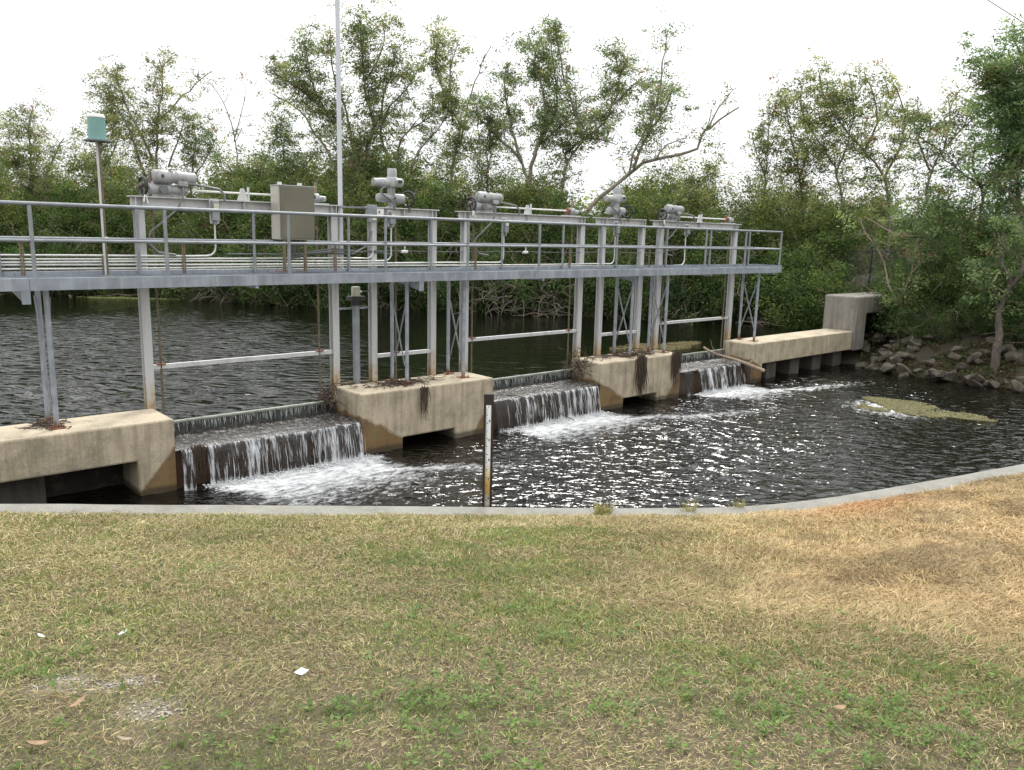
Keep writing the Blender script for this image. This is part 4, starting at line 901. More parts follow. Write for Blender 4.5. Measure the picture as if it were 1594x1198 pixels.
tree([([(240,320),(244,256),(246,180),(254,132),(248,92)],1,1.05),([(230,290),(200,200),(175,160),(140,142)],.8,1.0),([(246,190),(285,150),(310,125),(330,110)],.5,.55),([(238,250),(215,200),(195,160),(180,110)],.7,1.2),([(262,260),(280,210),(290,170)],.5,.9)],44,'spreading thin crowned tree directly left of the first actuator',r0=.15,seed=7,tint=(1.25,1.05,1.0))
tree([([(52,310),(48,240),(45,200),(52,165)],1,1.2),([(60,300),(85,240),(100,215)],.7,1),([(40,300),(20,240),(12,200)],.7,1.)],44,'bushy tree at the far left edge behind the railing',r0=.14,seed=8,tint=YT)
tree([([(368,310),(368,240),(360,192),(348,160),(330,128)],.8,.35),([(364,220),(375,180),(382,150)],.4,.3)],44,'thin nearly bare tree between the first actuator and the cabinet',r0=.09,seed=9)
tree([([(440,300),(443,250),(437,215),(434,200)],1,1.4),([(450,290),(480,250),(495,235)],.6,1.1),([(430,290),(410,265),(400,250)],.6,1.)],43,'small bushy tree above the cabinet',r0=.12,seed=10)
tree([([(152,320),(155,260),(160,215),(158,175)],1,1.2),([(158,270),(180,230),(188,200)],.6,1.1)],45,'bushy tree right behind the teal rain gauge',r0=.11,seed=31,tint=YT)
tree([([(300,320),(298,265),(305,220),(300,190)],1,1.1),([(300,275),(325,240),(338,210)],.6,1.)],45,'sparse tree behind the drive shaft of the left gate beam',r0=.10,seed=32)
tree([([(760,320),(758,270),(765,225),(758,180)],1,1.1),([(760,280),(740,240),(730,215)],.6,1.1)],42,'leafy young tree filling the gap above the middle horizontal actuator',r0=.10,seed=33,tint=OL)
tree([([(1075,330),(1072,290),(1080,262)],1,1.2),([(1075,300),(1100,275),(1120,262)],.7,1.1)],37,'low leafy tree under the long bare limb',r0=.09,seed=34,tint=YT)
RG='trees on the right bank'
tree([([(1385,360),(1382,296),(1371,267),(1338,225),(1309,192),(1284,154),(1275,118)],1,1.2),([(1345,235),(1365,190),(1360,150),(1345,110)],.6,1.0),([(1375,280),(1400,230),(1410,180),(1390,130)],.7,1.0)],38,'tree with a long limb slanting up to the left on the right bank',r0=.13,seed=11,tint=YT,group=RG)
tree([([(1310,360),(1304,275),(1275,221),(1250,175),(1246,128)],1,1.1),([(1300,270),(1320,220),(1330,170),(1322,115)],.6,1.0)],38,'slender tree with feathery top behind the raised abutment',r0=.10,seed=12,tint=YT,group=RG)
tree([([(1252,350),(1250,317),(1242,259),(1229,196),(1221,150)],1,1.1),([(1245,270),(1262,220),(1270,180)],.5,1)],39,'slender tree just right of the walkway end',r0=.10,seed=13,tint=(1.2,1.0,.9),group=RG)
tree([([(1190,340),(1192,275),(1196,217),(1204,170)],1,.9),([(1192,280),(1178,240),(1170,205)],.6,.9)],40,'slim tree above the walkway end, leftmost of the right bank trees',r0=.08,seed=14,tint=(1.1,1.,.9),group=RG)
tree([([(1440,350),(1446,284),(1459,246),(1484,217),(1513,188),(1540,172)],1,1.0),([(1450,270),(1430,220),(1435,180)],.6,1.1),([(1470,230),(1480,190),(1475,150)],.5,.8)],34,'tree leaning right with a thin arching limb above the fence',r0=.11,seed=15,tint=OL,group=RG)
tree([([(1520,400),(1525,342),(1534,296),(1559,271),(1590,250)],1,.8),([(1530,300),(1515,260),(1520,225)],.6,1.0),([(1540,290),(1500,270),(1460,235),(1430,210)],.4,.8)],32,'dark branched tree near the right edge in front of the pale house',r0=.12,bark='bark2',seed=16,group=RG)
tree([([(1592,400),(1588,342),(1584,259),(1580,175),(1562,115)],1.2,1.8),([(1584,250),(1565,200),(1540,150),(1535,105)],.7,1.5),([(1584,200),(1592,150),(1594,95),(1585,75)],.7,1.8),([(1590,330),(1570,300),(1550,290)],.6,1.2),([(1588,260),(1600,220),(1610,150)],.7,1.8)],29,'dense dark tree filling the upper right corner',r0=.15,seed=17,tint=(.8,.95,.9),group=RG,lsize=.07)
tree([([(1552,540),(1556,505),(1561,467),(1588,425),(1600,395)],1.1,.9),([(1575,445),(1560,410),(1565,370)],.6,1.2)],27,'thick brown trunk curving right above the boulders at the right edge',r0=.22,bark='bark2',seed=18,tint=(.7,.8,.75),group=RG,lsize=.06)
tree([([(1400,560),(1400,513),(1400,476),(1382,442),(1375,405),(1350,367),(1338,338)],.8,.22),([(1346,338),(1375,353),(1400,365),(1434,367)],.45,.1),([(1400,480),(1412,440),(1430,410),(1425,380)],.4,.8)],30.5,'nearly bare grey sapling crossing in front of the abutment recess',r0=.075,seed=19,group=RG,bark='twig',sub=(.4,1.1))
tree([([(1470,520),(1468,470),(1455,420),(1430,380),(1415,340)],.8,1.0),([(1468,450),(1490,400),(1500,360),(1520,320)],.7,1.3),([(1460,430),(1445,390),(1460,340),(1480,300)],.6,1.3)],31,'mid green bushy tree above the boulders in the right of the photo',r0=.10,seed=20,group=RG,tint=(.72,.82,.7),lsize=.065)

# ------------------------------------------------------------------ shrubs (the thicket under the trees): a few kinds, each copy its own object
def make_shrub(seed,h,rx,n,lsize,tint,label,group,dead=.0):
    r=np.random.default_rng(seed); e=empty('shrub',(0,0,0),label=label,cat='shrub',group=group)
    st=MB(); C=[];CC=[];DD=[]
    ncl=n//46
    for k in range(ncl):
        u=r.normal(size=3); u/=np.linalg.norm(u); rad=r.uniform(.45,1.0)**.6*(1+.28*math.sin(u[0]*5+seed)+.22*math.sin(u[1]*7+u[2]*6+seed)); p=np.array((u[0]*rx*rad,u[1]*rx*rad*.9,h*.52+u[2]*h*.52*rad)); p[2]=max(p[2],r.uniform(.02,.5))
        m_=int(46*r.uniform(.5,1.5)); s=r.uniform(.16,.40); uu=r.normal(0,1,(m_,3))*np.array((1,1,.7)); C.append(p+uu*s); DD.append(uu*.5+u*.5+np.array((0,0,-.3)))
        b_=G_PAL[r.integers(0,5)]*np.array(tint)*r.uniform(.6,1.45); 
        if r.random()<dead: b_=np.array((.20,.15,.085))*r.uniform(.6,1.2)
        CC.append(np.tile(b_,(m_,1))*r.uniform(.75,1.25,(m_,1)))
    for k in range(26):
        a=r.uniform(0,6.28); q=[np.array((r.normal(0,.25),r.normal(0,.25),-.4))]; d=np.array((math.cos(a)*.45,math.sin(a)*.45,1.)); d/=np.linalg.norm(d); L=r.uniform(.8,1.35)*h
        for s_ in range(7): d=d+r.normal(0,.20,3); d/=np.linalg.norm(d); q.append(q[-1]+d*L/7)
        st.tube(q,[.035,.03,.026,.022,.017,.013,.009,.005],5)
        for s_ in range(4):
            j=r.integers(2,7); dd=d+r.normal(0,.7,3); dd/=np.linalg.norm(dd); st.tube([q[j],q[j]+dd*.5,q[j]+dd*.9+r.normal(0,.15,3)],[.014,.01,.005],4)
    st.build('stems',M['twig' if seed%2 else 'bark'],e)
    V,F,c=leaf_quads(np.concatenate(C),lsize*1.2,np.concatenate(CC)*.98,r,.38,.1,np.concatenate(DD)); npmesh('foliage',V,F,M['leaf'],c,parent=e); return e
SH=[]
specs=[(201,4.3,2.3,21000,.062,(.85,.95,.8),0),(202,5.2,2.3,21000,.066,(1.05,1.0,.9),0),(203,3.4,2.0,17000,.055,(.7,.85,.75),.04),(204,6.2,2.3,21000,.070,(1.2,1.1,.95),.03),(205,5.6,2.2,19000,.066,(.9,1.0,.85),.06),(206,2.4,1.9,14000,.048,(.62,.78,.7),.08)]
SL=['rounded dark green shrub in the thicket behind the walkway','tall mid green shrub in the thicket behind the walkway','low dark shrub overhanging the far waterline','tall yellow green bush forming the back of the thicket','upright leafy bush with bare stems in the thicket','small dark ground hugging shrub on the bank']
SG=['rounded dark shrubs of the thicket','tall mid green shrubs of the thicket','low shrubs along the far waterline','tall yellow green bushes of the thicket','upright bushes of the thicket','small shrubs on the bank']
for sp_,l,gp in zip(specs,SL,SG): SH.append(make_shrub(*sp_[:6],l,gp,sp_[6]))
used=[False]*6
def put(k,x,y,z=None,s=1.,rz=None,sz=None):
    e=SH[k] if not used[k] else copy_tree(SH[k]); used[k]=True
    e.location=(x,y,(gz(x,y) if z is None else z)-.1); e.rotation_euler=(0,0,rng.uniform(0,6.28) if rz is None else rz); e.scale=(s,s,s if sz is None else sz); return e
bankl=[(3.,50.5),(8.0,48.2),(14.4,45),(16.2,38.8),(18.6,34.8),(22.5,32.0),(26.5,26.5),(28.85,22.0),(33.0,19.6)]
bl=densify(bankl,1.5)
def normal_out(i):
    a=np.array(bl[max(i-1,0)]); b_=np.array(bl[min(i+1,len(bl)-1)]); t=b_-a; t/=np.linalg.norm(t); return np.array((-t[1],t[0]))*(1 if -t[1]*.67+t[0]*.74>0 else -1)
for i,p in enumerate(bl):
    nrm=normal_out(i); p=np.array(p)
    q=p+nrm*(.5+rng.uniform(-.4,.5)); put(2 if i%3 else 5,q[0],q[1],z=WU-.15,s=rng.uniform(.8,1.05))
    q=p+nrm*(2.4+rng.uniform(-.4,.6))+rng.normal(0,.4,2); put((0,4,0,1)[i%4],q[0],q[1],s=rng.uniform(.75,.95))
    if i%2==0:
        q=p+nrm*(5.3+rng.uniform(-.6,.6))+rng.normal(0,.5,2); put((1,3,4)[(i//2)%3],q[0],q[1],s=rng.uniform(.85,1.08)*(1 if p[0]<25 else .85))
    if i%2==1 :
        q=p+nrm*(9+rng.uniform(-.8,.8))+rng.normal(0,.8,2); put((3,1)[(i//2)%2],q[0],q[1],s=rng.uniform(.9,1.12)*(1 if p[0]<25 else .78))
for (x,y,k,s_) in ((31.9,10.3,2,.5),(31.5,8.9,2,.45),(31.9,6.1,2,.5),(32.2,4.4,2,.55),(31.2,11.6,5,.4),(32.6,12.9,2,.8),(33.0,11.2,0,.55),(32.8,9.4,2,.9),(33.4,8.0,0,.62),(33.0,6.6,2,.85),(33.9,5.2,4,.55),(34.2,3.4,0,.7),(31.6,12.2,5,.55),(31.4,7.3,5,.5),(35.2,7.4,4,.8),(35,10.4,4,.75)): put(k,x,y,s=s_)
# the right bank: lower, more open planting between abutment and field
for (px,py,D,k,s) in ((1265,470,34,0,.8),(1225,480,36,0,.9),(1245,470,38,1,.8),(1290,440,38,4,.75),(1325,470,34.5,5,.7),(1375,450,34,5,.6),
    (1515,440,33,0,.6),(1590,440,32,0,.75),(1460,420,44,4,.7),(1350,400,50,1,.75),(1300,400,50,3,.7),(1250,400,47,3,.8),(1550,430,38,4,.6),(1200,430,45,3,.75)):
    q=P3(px,py,D); put(k,q[0],q[1],s=s*rng.uniform(.93,1.07))
for (px,D,k,s) in ((1455,31.6,0,.5),(1500,31.2,2,.7),(1545,31.,0,.55),(1590,30.6,2,.8),(1615,30.2,0,.7),(1425,31.6,5,.8),(1440,34,5,1.),(1500,34.5,0,.6),(1560,35,0,.62),(1600,34,2,.9),(1530,37,4,.6),(1505,35.5,5,1.15),(1545,34,0,.62),(1475,35,4,.6),(1570,34,1,.6),(1400,40,4,.62),(1620,31,0,.8),(1490,60,3,.7),(1345,60,3,.8),(1280,44,0,.7)):
    q=P3(px,430,D); put(k,q[0],q[1],s=s)
# dead brush at the waterline
def brush(px0,px1,py,D,n,label,seed):
    r=np.random.default_rng(seed); c=P3((px0+px1)/2,py,D); e=empty('dead_brush',(c[0],c[1],WU),label=label,cat='brush'); b_=MB()
    for k in range(n):
        px=r.uniform(px0,px1); p=P3(px,py+4,D+r.uniform(0,2))-np.array((c[0],c[1],0)); p[2]=r.uniform(0,1.0)+.2; a=r.normal(0,1,3); a[2]=a[2]*.45+.05; a/=np.linalg.norm(a); q=[p]; L=r.uniform(.8,2.4)
        for s_ in range(6): a=a+r.normal(0,.3,3)+np.array((0,0,-.05)); a/=np.linalg.norm(a); q.append(q[-1]+a*L/6)
        b_.tube(q,[.018,.016,.014,.012,.010,.008,.005],4)
    b_.build('twigs',M['bark'],e)
brush(320,500,462,39,330,'tangle of grey brown dead twigs over the far water, left below the cabinet',3)
brush(760,880,478,36,170,'tangle of dead twigs over the water seen below the middle gate beam',4)
brush(560,700,470,38,120,'thin dead twigs over the water behind the stilling well pole',5)
# far woods, closing the view beyond
def woods():
    r=np.random.default_rng(77); C=[];CC=[]
    for k in range(1500):
        th=R(r.uniform(-12,92)); d=r.uniform(95,150); h=3.2+4.5*vnoise(np.array([th*14]),np.array([d*.02]),4)[0]; m_=42
        C.append(np.array((math.sin(th)*d,math.cos(th)*d,-2+h*r.uniform(.05,1)))+r.normal(0,1,(m_,3))*np.array((1.5,1.5,.75))); CC.append(np.tile(G_PAL[r.integers(0,5)]*r.uniform(.8,1.3),(m_,1)))
    V,F,c=leaf_quads(np.concatenate(C),.30,np.concatenate(CC),r,.5); tag(npmesh('distant_woods',V,F,M['leaf'],c),kind='stuff',label='distant belt of trees beyond the field',cat='woods')
woods()

# ------------------------------------------------------------------ rocks
def rock_mesh(seed):
    import bmesh
    bm=bmesh.new(); bmesh.ops.create_icosphere(bm,subdivisions=3,radius=1); r=np.random.default_rng(seed)
    pl=[(r.normal(size=3),r.uniform(.42,.75)) for _ in range(14)]
    for v in bm.verts:
        p=np.array(v.co)
        for nn,dd in pl:
            nn=nn/np.linalg.norm(nn); k=p@nn
            if k>dd: p=p-nn*(k-dd)*.97
        f=1+.16*(fbm(np.array([p[0]*2+seed]),np.array([p[1]*2+p[2]*1.7]),seed,3)[0]-.5); v.co=Vector(p*f*np.array((1,.8,.62)))
    me=bpy.data.meshes.new('boulder'); bm.to_mesh(me); bm.free(); me.materials.append(M['rock']); me.polygons.foreach_set('use_smooth',[True]*len(me.polygons))
    try: me.set_sharp_from_angle(angle=R(20))
    except Exception: pass
    return me
RM=[rock_mesh(s) for s in range(6)]
def boulder(x,y,s,lab,grp,z=None):
    o=bpy.data.objects.new('boulder',RM[int(rng.integers(0,6))]); COL.objects.link(o); zz=gz(x,y) if z is None else z
    o.location=(x,y,zz+s*.18); o.rotation_euler=(rng.normal(0,.25),rng.normal(0,.25),rng.uniform(0,6.28)); o.scale=(s,s,s*rng.uniform(.8,1.2)); tag(o,lab,'boulder',grp)
for k in range(60):
    t=rng.uniform(0,1); px=1345+t*255; py=575+t*36+rng.uniform(-20,0); q=PZ(px,py,WD+.1); boulder(q[0]+rng.uniform(0,.5),q[1],rng.uniform(.18,.46),'grey limestone boulder lying at the pool waterline of the right bank','boulders at the right waterline',z=WD+rng.uniform(-.05,.22))
for k in range(150):
    t=rng.uniform(0,1); y=13.4-t*9.8; x=29.6+1.0*max(0,t-.6)/.4+rng.uniform(0,3.6)*(.35+.65*min(1,t*4)); boulder(x,y,rng.uniform(.16,.46),'grey limestone boulder higher on the slope of the right bank','boulders on the right slope')
for k in range(16):
    px=rng.uniform(1170,1290); q=PZ(px,rng.uniform(498,506),WU); boulder(q[0],q[1],rng.uniform(.2,.42),'small pale boulder at the far waterline behind the long low pier','boulders behind the low pier',z=WU+.05)
for k in range(9): boulder(rng.uniform(30.6,34),rng.uniform(13.4,14.6),rng.uniform(.3,.5),'mossy boulder heaped in and before the abutment recess','boulders at the abutment recess',z=-4.1+rng.uniform(0,.5))

def litter():
    r=np.random.default_rng(31); n=110000; t=r.uniform(0,1,n); X=r.uniform(28.5,39,n); Y=r.uniform(0,18,n); k=~inside(X,Y,CANAL)&(fbm(X*1.1,Y*1.1,6,3)>.38); X,Y=X[k],Y[k]; Z=ground_z(X,Y)+r.uniform(.0,.16,len(X))
    c=np.array([(.07,.10,.03),(.05,.075,.025),(.12,.085,.045),(.16,.12,.07)])[r.integers(0,4,len(X))]*r.uniform(.6,1.2,len(X))[:,None]
    V,F,cc=leaf_quads(np.stack([X,Y,Z],1),.055,c,r,.45); tag(npmesh('bank_undergrowth',V,F,M['leaf'],cc),kind='stuff',label='low creeping plants and leaf litter between the boulders of the right bank',cat='undergrowth')
litter()
# ------------------------------------------------------------------ floating weed, debris, branch
def weedraft(cx,cy,rx,ry,rz,n,z,label,seed,cols):
    r=np.random.default_rng(seed); e=None; a=r.uniform(0,6.28,n); q=np.sqrt(r.random(n)); wob=1+.25*np.sin(a*3+1)+.15*np.sin(a*5)
    X=q*np.cos(a)*rx*wob; Y=q*np.sin(a)*ry*wob; k=fbm(X*2.2+9,Y*2.2,seed,3)>.17+.20*q; X,Y=X[k],Y[k]; n=len(X)
    XX=cx+X*math.cos(rz)-Y*math.sin(rz); YY=cy+X*math.sin(rz)+Y*math.cos(rz); C=np.stack([XX,YY,z+.01+r.uniform(0,.05,n)],1)
    c=np.array(cols)[r.integers(0,len(cols),n)]*r.uniform(.7,1.3,n)[:,None]; V,F,cc=leaf_quads(C,.032,c,r,.28); V[:,2]=np.maximum(V[:,2],z-.01); V[:,2]=z+(V[:,2]-z)*.8
    tag(npmesh('floating_weed',V,F,M['leaf'],cc),kind='stuff',label=label,cat='water weed')
a0=PZ(1345,624,WD);a1=PZ(1505,652,WD); cc=(a0+a1)/2
weedraft(cc[0],cc[1],np.linalg.norm(a1-a0)*.54,1.0,math.atan2(a1[1]-a0[1],a1[0]-a0[0]),36000,WD,'olive mat of floating water weed in the downstream pool at the right',5,[(.21,.20,.09),(.15,.155,.075),(.26,.24,.14),(.36,.33,.23)])
q=PZ(1085,537,WU); weedraft(21.4,16.6,1.7,.8,-.1,9000,WU,'brown green floating weed trapped behind the right weir gate',6,[(.20,.17,.09),(.13,.13,.05),(.26,.22,.13)])
weedraft(12.9,42.5,3.,.35,-.7,3500,WU,'thin pale green scum line on the far water at the left',7,[(.22,.26,.09),(.25,.27,.12)])
def tangle(name,loc,n,L,rad,label,seed,hang=.0,spread=(.3,.2,.05),mat='debris'):
    r=np.random.default_rng(seed); e=empty(name,loc,label=label,cat='debris'); b_=MB()
    for k in range(n):
        p=r.normal(0,1,3)*np.array(spread); p[2]=abs(p[2]); l=L*r.uniform(.3,1.1); q=[p]
        d=r.normal(0,1,3) if hang==0 else np.array((r.normal(0,.16),-abs(r.normal(0,.08)),-1.)) if hang>=.8 else r.normal(0,1,3)+np.array((0,0,-hang))
        d/=np.linalg.norm(d)
        for s_ in range(6):
            d=d+r.normal(0,.26 if hang<.8 else .14,3)
            if hang==0: d[2]*=.3
            if hang>=.8: d[2]-=.25; d[0]*=.8; d[1]=d[1]*.5
            d/=np.linalg.norm(d); w=q[-1]+d*l/6
            if hang==0: w[2]=max(w[2],.008)
            if hang>=.8 and w[1]>-.005: w[1]=-.005
            q.append(w)
        b_.tube(q,[rad,rad,rad*.8,rad*.7,rad*.6,rad*.4,rad*.25],4)
    b_.build('roots',M[mat],e); return e
tangle('debris_clump',(9.75,14.55,-3.262),200,.34,.009,'brown clump of roots and twigs lying on the pier behind the staff gauge',1,spread=(.42,.13,.04))
tangle('debris_clump',(9.95,13.95,-3.30),34,.75,.009,'thin strand of roots trailing down the front of the pier behind the staff gauge',2,hang=1,spread=(.05,.012,.03))
tangle('debris_clump',(2.9,14.7,-3.262),80,.26,.010,'dark clump of roots around the walkway leg bases on the left edge pier',3,spread=(.13,.14,.03))
tangle('debris_clump',(17.25,13.955,-3.25),90,1.1,.012,'longer root bundle hanging down the debris draped pier',4,hang=1,spread=(.09,.02,.05))
tangle('debris_clump',(18.83,13.955,-3.24),70,.95,.012,'shorter root bundle hanging near the right end of the debris draped pier',5,hang=1,spread=(.09,.02,.05))
tangle('debris_clump',(17.4,14.6,-3.262),150,.5,.010,'loose roots lying on top of the debris draped pier',6,spread=(.75,.14,.03))
tangle('debris_clump',(15.5,14.8,-3.62),120,.42,.010,'snarl of twigs caught beside the post at the left end of the debris draped pier',7,hang=.25,spread=(.14,.22,.28))
tangle('debris_clump',(8.15,14.85,-3.5),60,.45,.012,'dark debris caught beside the gate post at the right end of the left waterfall',8,hang=.4,spread=(.06,.1,.14))
tangle('debris_clump',(5.08,14.0,-3.83),46,.70,.010,'reddish twig snagged at the left end of the left waterfall',9,hang=.8,spread=(.07,.05,.02))
lg=smooth_line([(21.5,15.15,-3.44),(21.9,14.85,-3.52),(22.35,14.5,-3.66),(22.55,14.15,-3.74),(22.75,13.85,-3.74),(23.05,13.6,-3.86),(23.3,13.3,-4.05)],.12)
lg=smooth_line([P3(1095,540,25.9),P3(1112,550,25.7),P3(1140,558,25.5),P3(1160,565,25.4),P3(1190,577,25.3)],.1)
e=empty('driftwood_branch',tuple(lg[0]),label='bleached bent branch lying across the right waterfall onto the long low pier',cat='branch')
b_=MB().tube(lg-lg[0],list(np.linspace(.035,.055,len(lg))),8); b_.build('branch',M['log'],e,smooth=True)
MB().tube([lg[-6]-lg[0],lg[-6]-lg[0]+np.array((.12,-.1,.18))],[.03,.015],6).tube([lg[5]-lg[0],lg[5]-lg[0]+np.array((-.2,.1,.28)),lg[5]-lg[0]+np.array((-.3,.1,.5))],[.016,.012,.006],5).build('stub',M['log'],e)
for j,(pts,lab) in enumerate((([(12.6,14.3,-3.80),(12.9,13.9,-3.84),(13.4,13.65,-4.1),(14.2,13.5,-4.5)],'thin dark fallen branch dipping over the middle waterfall'),([(12.4,15.05,-3.55),(12.1,15.15,-3.42),(11.9,15.2,-3.34)],'short pale twig caught on the crest pipe at the left end of the middle gate'),([(15.3,14.9,-3.6),(15.5,14.6,-3.3),(15.75,14.5,-3.15)],'forked twig leaning on the left corner of the debris draped pier'))):
    tag(MB().tube(smooth_line(pts,.1),.010,6).build('fallen_branch',M['debris' if j==0 else 'log'],smooth=True),lab,'branch')

# ------------------------------------------------------------------ chain link fence, house, wire
def fence(pa,pb,h,label,nposts,mat='fence'):
    A=np.array(pa,float);B=np.array(pb,float);A=np.array((A[0],A[1],0));B=np.array((B[0],B[1],0)); L=np.linalg.norm(B-A);u=(B-A)/L
    z0=lambda s: gz(*(A+u*s)[:2])
    e=empty('chain_link_fence',(A[0],A[1],z0(0)),label=label,cat='fence'); o3=np.array((A[0],A[1],z0(0)))
    zt=max(z0(0),z0(L))+h
    for k in range(nposts):
        s=L*k/(nposts-1); p=A+u*s; MB().tube([np.array((p[0],p[1],z0(s)-.1))-o3,np.array((p[0],p[1],zt+.05))-o3],.038,8).build('post',M[mat],e,smooth=True)
    MB().tube([np.array((A[0],A[1],zt))-o3,np.array((B[0],B[1],zt))-o3],.028,8).build('top_rail',M[mat],e,smooth=True)
    w=MB(); st=.11; hh=h-.05
    for k in range(int((L+hh)/st)):
        for sg in (1,-1):
            s0=k*st-(hh if sg>0 else 0); s1=s0+sg*hh; z0_,z1_=zt-hh,zt
            a,b_=(s0,z0_),(s1,z1_)
            def clip(a,b_,lim,lo):
                (x0,y0),(x1,y1)=a,b_
                if lo and x0<lim<x1: return (lim,y0+(y1-y0)*(lim-x0)/(x1-x0)),b_
                if lo and x1<lim<x0: return a,(lim,y0+(y1-y0)*(lim-x0)/(x1-x0))
                if not lo and x0<lim<x1: return a,(lim,y0+(y1-y0)*(lim-x0)/(x1-x0))
                if not lo and x1<lim<x0: return (lim,y0+(y1-y0)*(lim-x0)/(x1-x0)),b_
                return a,b_
            if max(s0,s1)<=0 or min(s0,s1)>=L: continue
            a,b_=clip(a,b_,0,True); a,b_=clip(a,b_,L,False)
            pa_=A+u*a[0];pb_=A+u*b_[0]; off=np.array((0,0,.004*sg)); w.tube([np.array((pa_[0],pa_[1],a[1]))-o3+off,np.array((pb_[0],pb_[1],b_[1]))-o3+off],.0045,3,cap=False)
    w.build('wire_mesh',M['wire'],e); return e
fa=P3(1268,400,37);fb=P3(1405,400,34.5);fc=P3(1437,400,31.5); fd=P3(1640,400,34)
fence(fa,fb,1.95,'black framed chain link fence behind the abutment block',4)
fence(fb,fc,1.95,'short return of the chain link fence running down to the boulders',3)
e=empty('house',tuple(P3(1600,400,92)*np.array((1,1,0))+np.array((0,0,-1.95))),rz=-R(42),label='pale single storey house glimpsed through the trees at the right edge',cat='house')
MB().box((-17,-5,0),(14,5,3.1)).build('wall',M['housewall'],e)
MB().add([(-17.8,-5.8,3.1),(14.8,-5.8,3.1),(14.8,5.8,3.1),(-17.8,5.8,3.1),(-13,0,5.2),(10,0,5.2)],[(0,1,5,4),(1,2,5),(2,3,4,5),(3,0,4),(0,3,2,1)]).build('roof',M['roof'],e)
for x in (-14,-9,-3,3,8): w=MB().box((x,-5.06,1),(x+1.6,-5.005,2.3)).build('window',M['white'],e); MB().box((x+.1,-5.09,1.1),(x+1.5,-5.065,2.2)).build('pane',M['glass'],w)
e=empty('house',tuple(P3(1235,400,105)*np.array((1,1,0))+np.array((0,0,-1.95))),rz=-R(40),label='pale building glimpsed through the trees right of the walkway end',cat='house')
MB().box((-12,-5,0),(16,5,3.2)).build('wall',M['housewall'],e)
MB().add([(-12.8,-5.8,3.2),(16.8,-5.8,3.2),(16.8,5.8,3.2),(-12.8,5.8,3.2),(-8,0,5.),(12,0,5.)],[(0,1,5,4),(1,2,5),(2,3,4,5),(3,0,4),(0,3,2,1)]).build('roof',M['roof'],e)
w0=P3(1540,-6,30);w1=P3(1600,32,30); d=(w1-w0)
tag(MB().tube([w0-d*4,w0-d*2-np.array((0,0,.1)),w0-np.array((0,0,.15)),w1-np.array((0,0,.15)),w1+d*3],.016,6).build('overhead_wire',M['cable'],smooth=True),'thin overhead wire crossing the top right corner of the sky','wire')

# ------------------------------------------------------------------ litter and dead leaves on the lawn
def flat(px,py,w,l,rz,name,mat,lab,cat,curl=.3):
    p=on_lawn(px,py); e=empty(name,(p[0],p[1],p[2]+.045),rz=rz,label=lab,cat=cat); b_=MB(); n=6
    vs=[];
    for i in range(n+1):
        t=i/n; ww=w*(math.sin(math.pi*min(.98,max(.04,t)))**.7 if cat=='leaf' else 1)
        for s_ in (-1,0,1): vs.append((s_*ww/2,(t-.5)*l,curl*l*(t-.5)**2*1.3+abs(s_)*curl*w*.3))
    b_.add(vs+[(x,y,z-.0015) for x,y,z in vs],[(i*3+j,i*3+j+1,i*3+j+4,i*3+j+3) for i in range(n) for j in range(2)]+[(21+i*3+j,21+i*3+j+3,21+i*3+j+4,21+i*3+j+1) for i in range(n) for j in range(2)])
    b_.build('blade' if cat=='leaf' else 'sheet',M[mat],e)
flat(470,1058,.055,.05,.4,'paper_scrap','paper','small pale blue white scrap of paper lying on the grass','litter',.15)
flat(122,1108,.03,.11,-.9,'dead_leaf','deadleaf','tan dead leaf beside the pale sandy patch','leaf')
flat(62,1172,.028,.10,.9,'dead_leaf','deadleaf','brown dead leaf in the bottom left corner','leaf')
flat(196,1165,.02,.08,.7,'dead_leaf','twig','narrow pale dead leaf right of the corner one','leaf')
flat(192,995,.02,.07,2.2,'dead_leaf','paper','short white chip above the sandy patch','leaf',.1)
flat(65,1000,.018,.07,.3,'dead_leaf','paper','small white chip near the left edge of the lawn','leaf',.1)
flat(1305,1115,.035,.07,1.1,'dead_leaf','deadleaf','pinkish tan dead leaf among the weeds at the lower right','leaf')
# grass tuft on the wall edge
def tuft(px,py,n,h,lab,seed):
    p=on_lawn(px,py); r=np.random.default_rng(seed); b_=MB()
    for k in range(n):
        a=r.uniform(0,6.28); t=r.uniform(.05,.6); L=h*r.uniform(.5,1.1); d=np.array((math.cos(a)*math.sin(t),math.sin(a)*math.sin(t),math.cos(t))); s0=np.array((r.normal(0,.05),r.normal(0,.03),0)); 
        b_.tube([s0,s0+d*L*.5,s0+d*L+np.array((d[0]*L*.3,d[1]*L*.3,-L*.12))],[.004,.0035,.001],3,cap=False)
    e=empty('grass_tuft',tuple(p),label=lab,cat='grass tuft'); b_.build('blades',M['tuft'],e)
M['tuft']=plain('dry_tuft',(.34,.31,.12),.8,0,.3,20,0)
tuft(938,804,160,.20,'dry yellow grass tuft at the wall right of the staff gauge',1)
tuft(1075,800,40,.22,'thin seeding grass stalks at the wall, right of the yellow tuft',2)
tuft(1150,795,45,.18,'sparse grass stalks where the wall begins to curve',3)

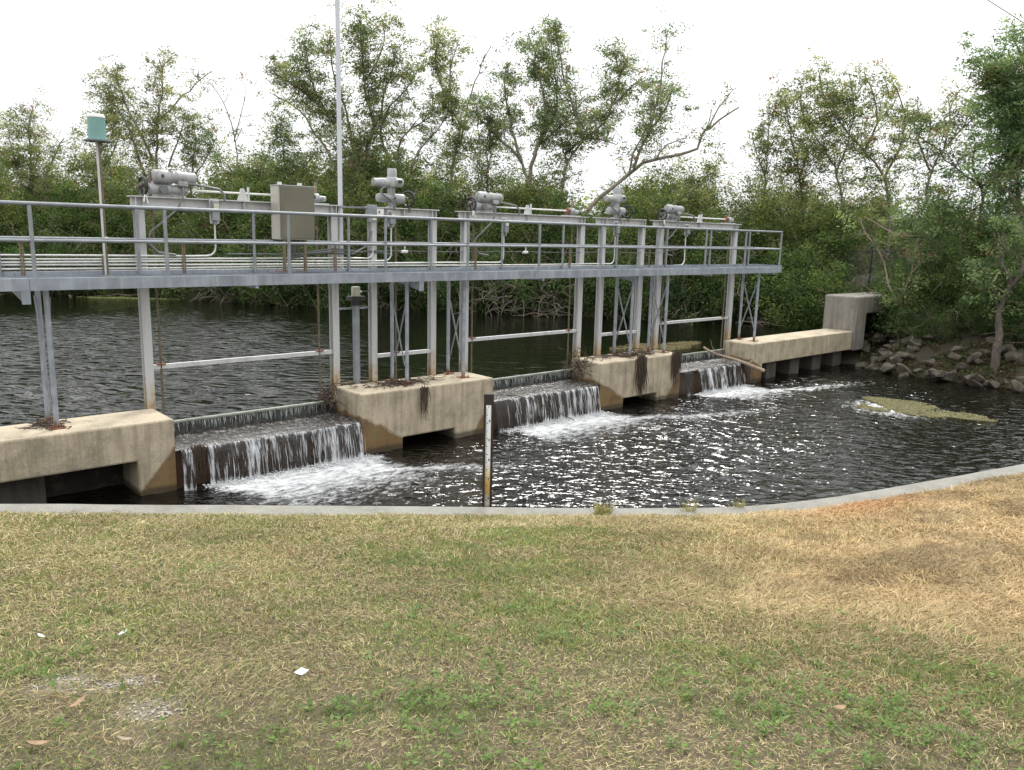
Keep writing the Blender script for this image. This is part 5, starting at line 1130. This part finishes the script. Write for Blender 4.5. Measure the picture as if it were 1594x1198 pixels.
# ------------------------------------------------------------------ daylight
SUN_EL,SUN_ROT=R(50),R(50)
w=bpy.data.worlds.new('World'); S.world=w; w.use_nodes=True; nt=w.node_tree; bg=nt.nodes['Background']
sky=nt.nodes.new('ShaderNodeTexSky'); sky.sky_type='NISHITA'; sky.sun_disc=False; sky.sun_elevation=SUN_EL; sky.sun_rotation=SUN_ROT; sky.dust_density=3
hs=nt.nodes.new('ShaderNodeHueSaturation'); hs.inputs['Saturation'].default_value=.12
nt.links.new(sky.outputs[0],hs.inputs['Color'])
# overcast: a near even pale cloud layer over the physical sky
tc=nt.nodes.new('ShaderNodeTexCoord'); nz=nt.nodes.new('ShaderNodeTexNoise'); nz.inputs['Scale'].default_value=2.2; nz.inputs['Detail'].default_value=4; nt.links.new(tc.outputs['Generated'],nz.inputs[0])
cr=ramp(nt,nz.outputs[0],[(.35,(.86,.88,.91)),(.65,(1,1,1))])
sz_=nt.nodes.new('ShaderNodeSeparateXYZ'); nt.links.new(tc.outputs['Generated'],sz_.inputs[0])
lum=mth(nt,'MULTIPLY',mth(nt,'ADD',mth(nt,'MULTIPLY',mth(nt,'MAXIMUM',sz_.outputs[2],0),1.9),1.0),5.6)   # overcast sky: three times brighter overhead than at the horizon
vm=nt.nodes.new('ShaderNodeVectorMath'); vm.operation='SCALE'; nt.links.new(cr,vm.inputs[0]); nt.links.new(lum,vm.inputs['Scale']); cr=vm.outputs[0]
mx=mixc(nt,.88,hs.outputs[0],cr); nt.links.new(mx,bg.inputs[0]); bg.inputs[1].default_value=.10
sl=bpy.data.lights.new('sun','SUN'); sl.energy=1.35; sl.angle=R(13); sl.color=(1,.96,.9); so=bpy.data.objects.new('sun',sl); COL.objects.link(so)
sd=Vector((math.sin(SUN_ROT)*math.cos(SUN_EL),math.cos(SUN_ROT)*math.cos(SUN_EL),math.sin(SUN_EL))); so.rotation_euler=sd.to_track_quat('Z','Y').to_euler()
S.render.engine='CYCLES'
S.view_settings.view_transform='Standard'; S.view_settings.look='None'; S.view_settings.exposure=0.97; S.view_settings.gamma=1
S.cycles.max_bounces=8; S.cycles.transparent_max_bounces=12; S.cycles.diffuse_bounces=2; S.cycles.glossy_bounces=3
S.cycles.sample_clamp_indirect=6
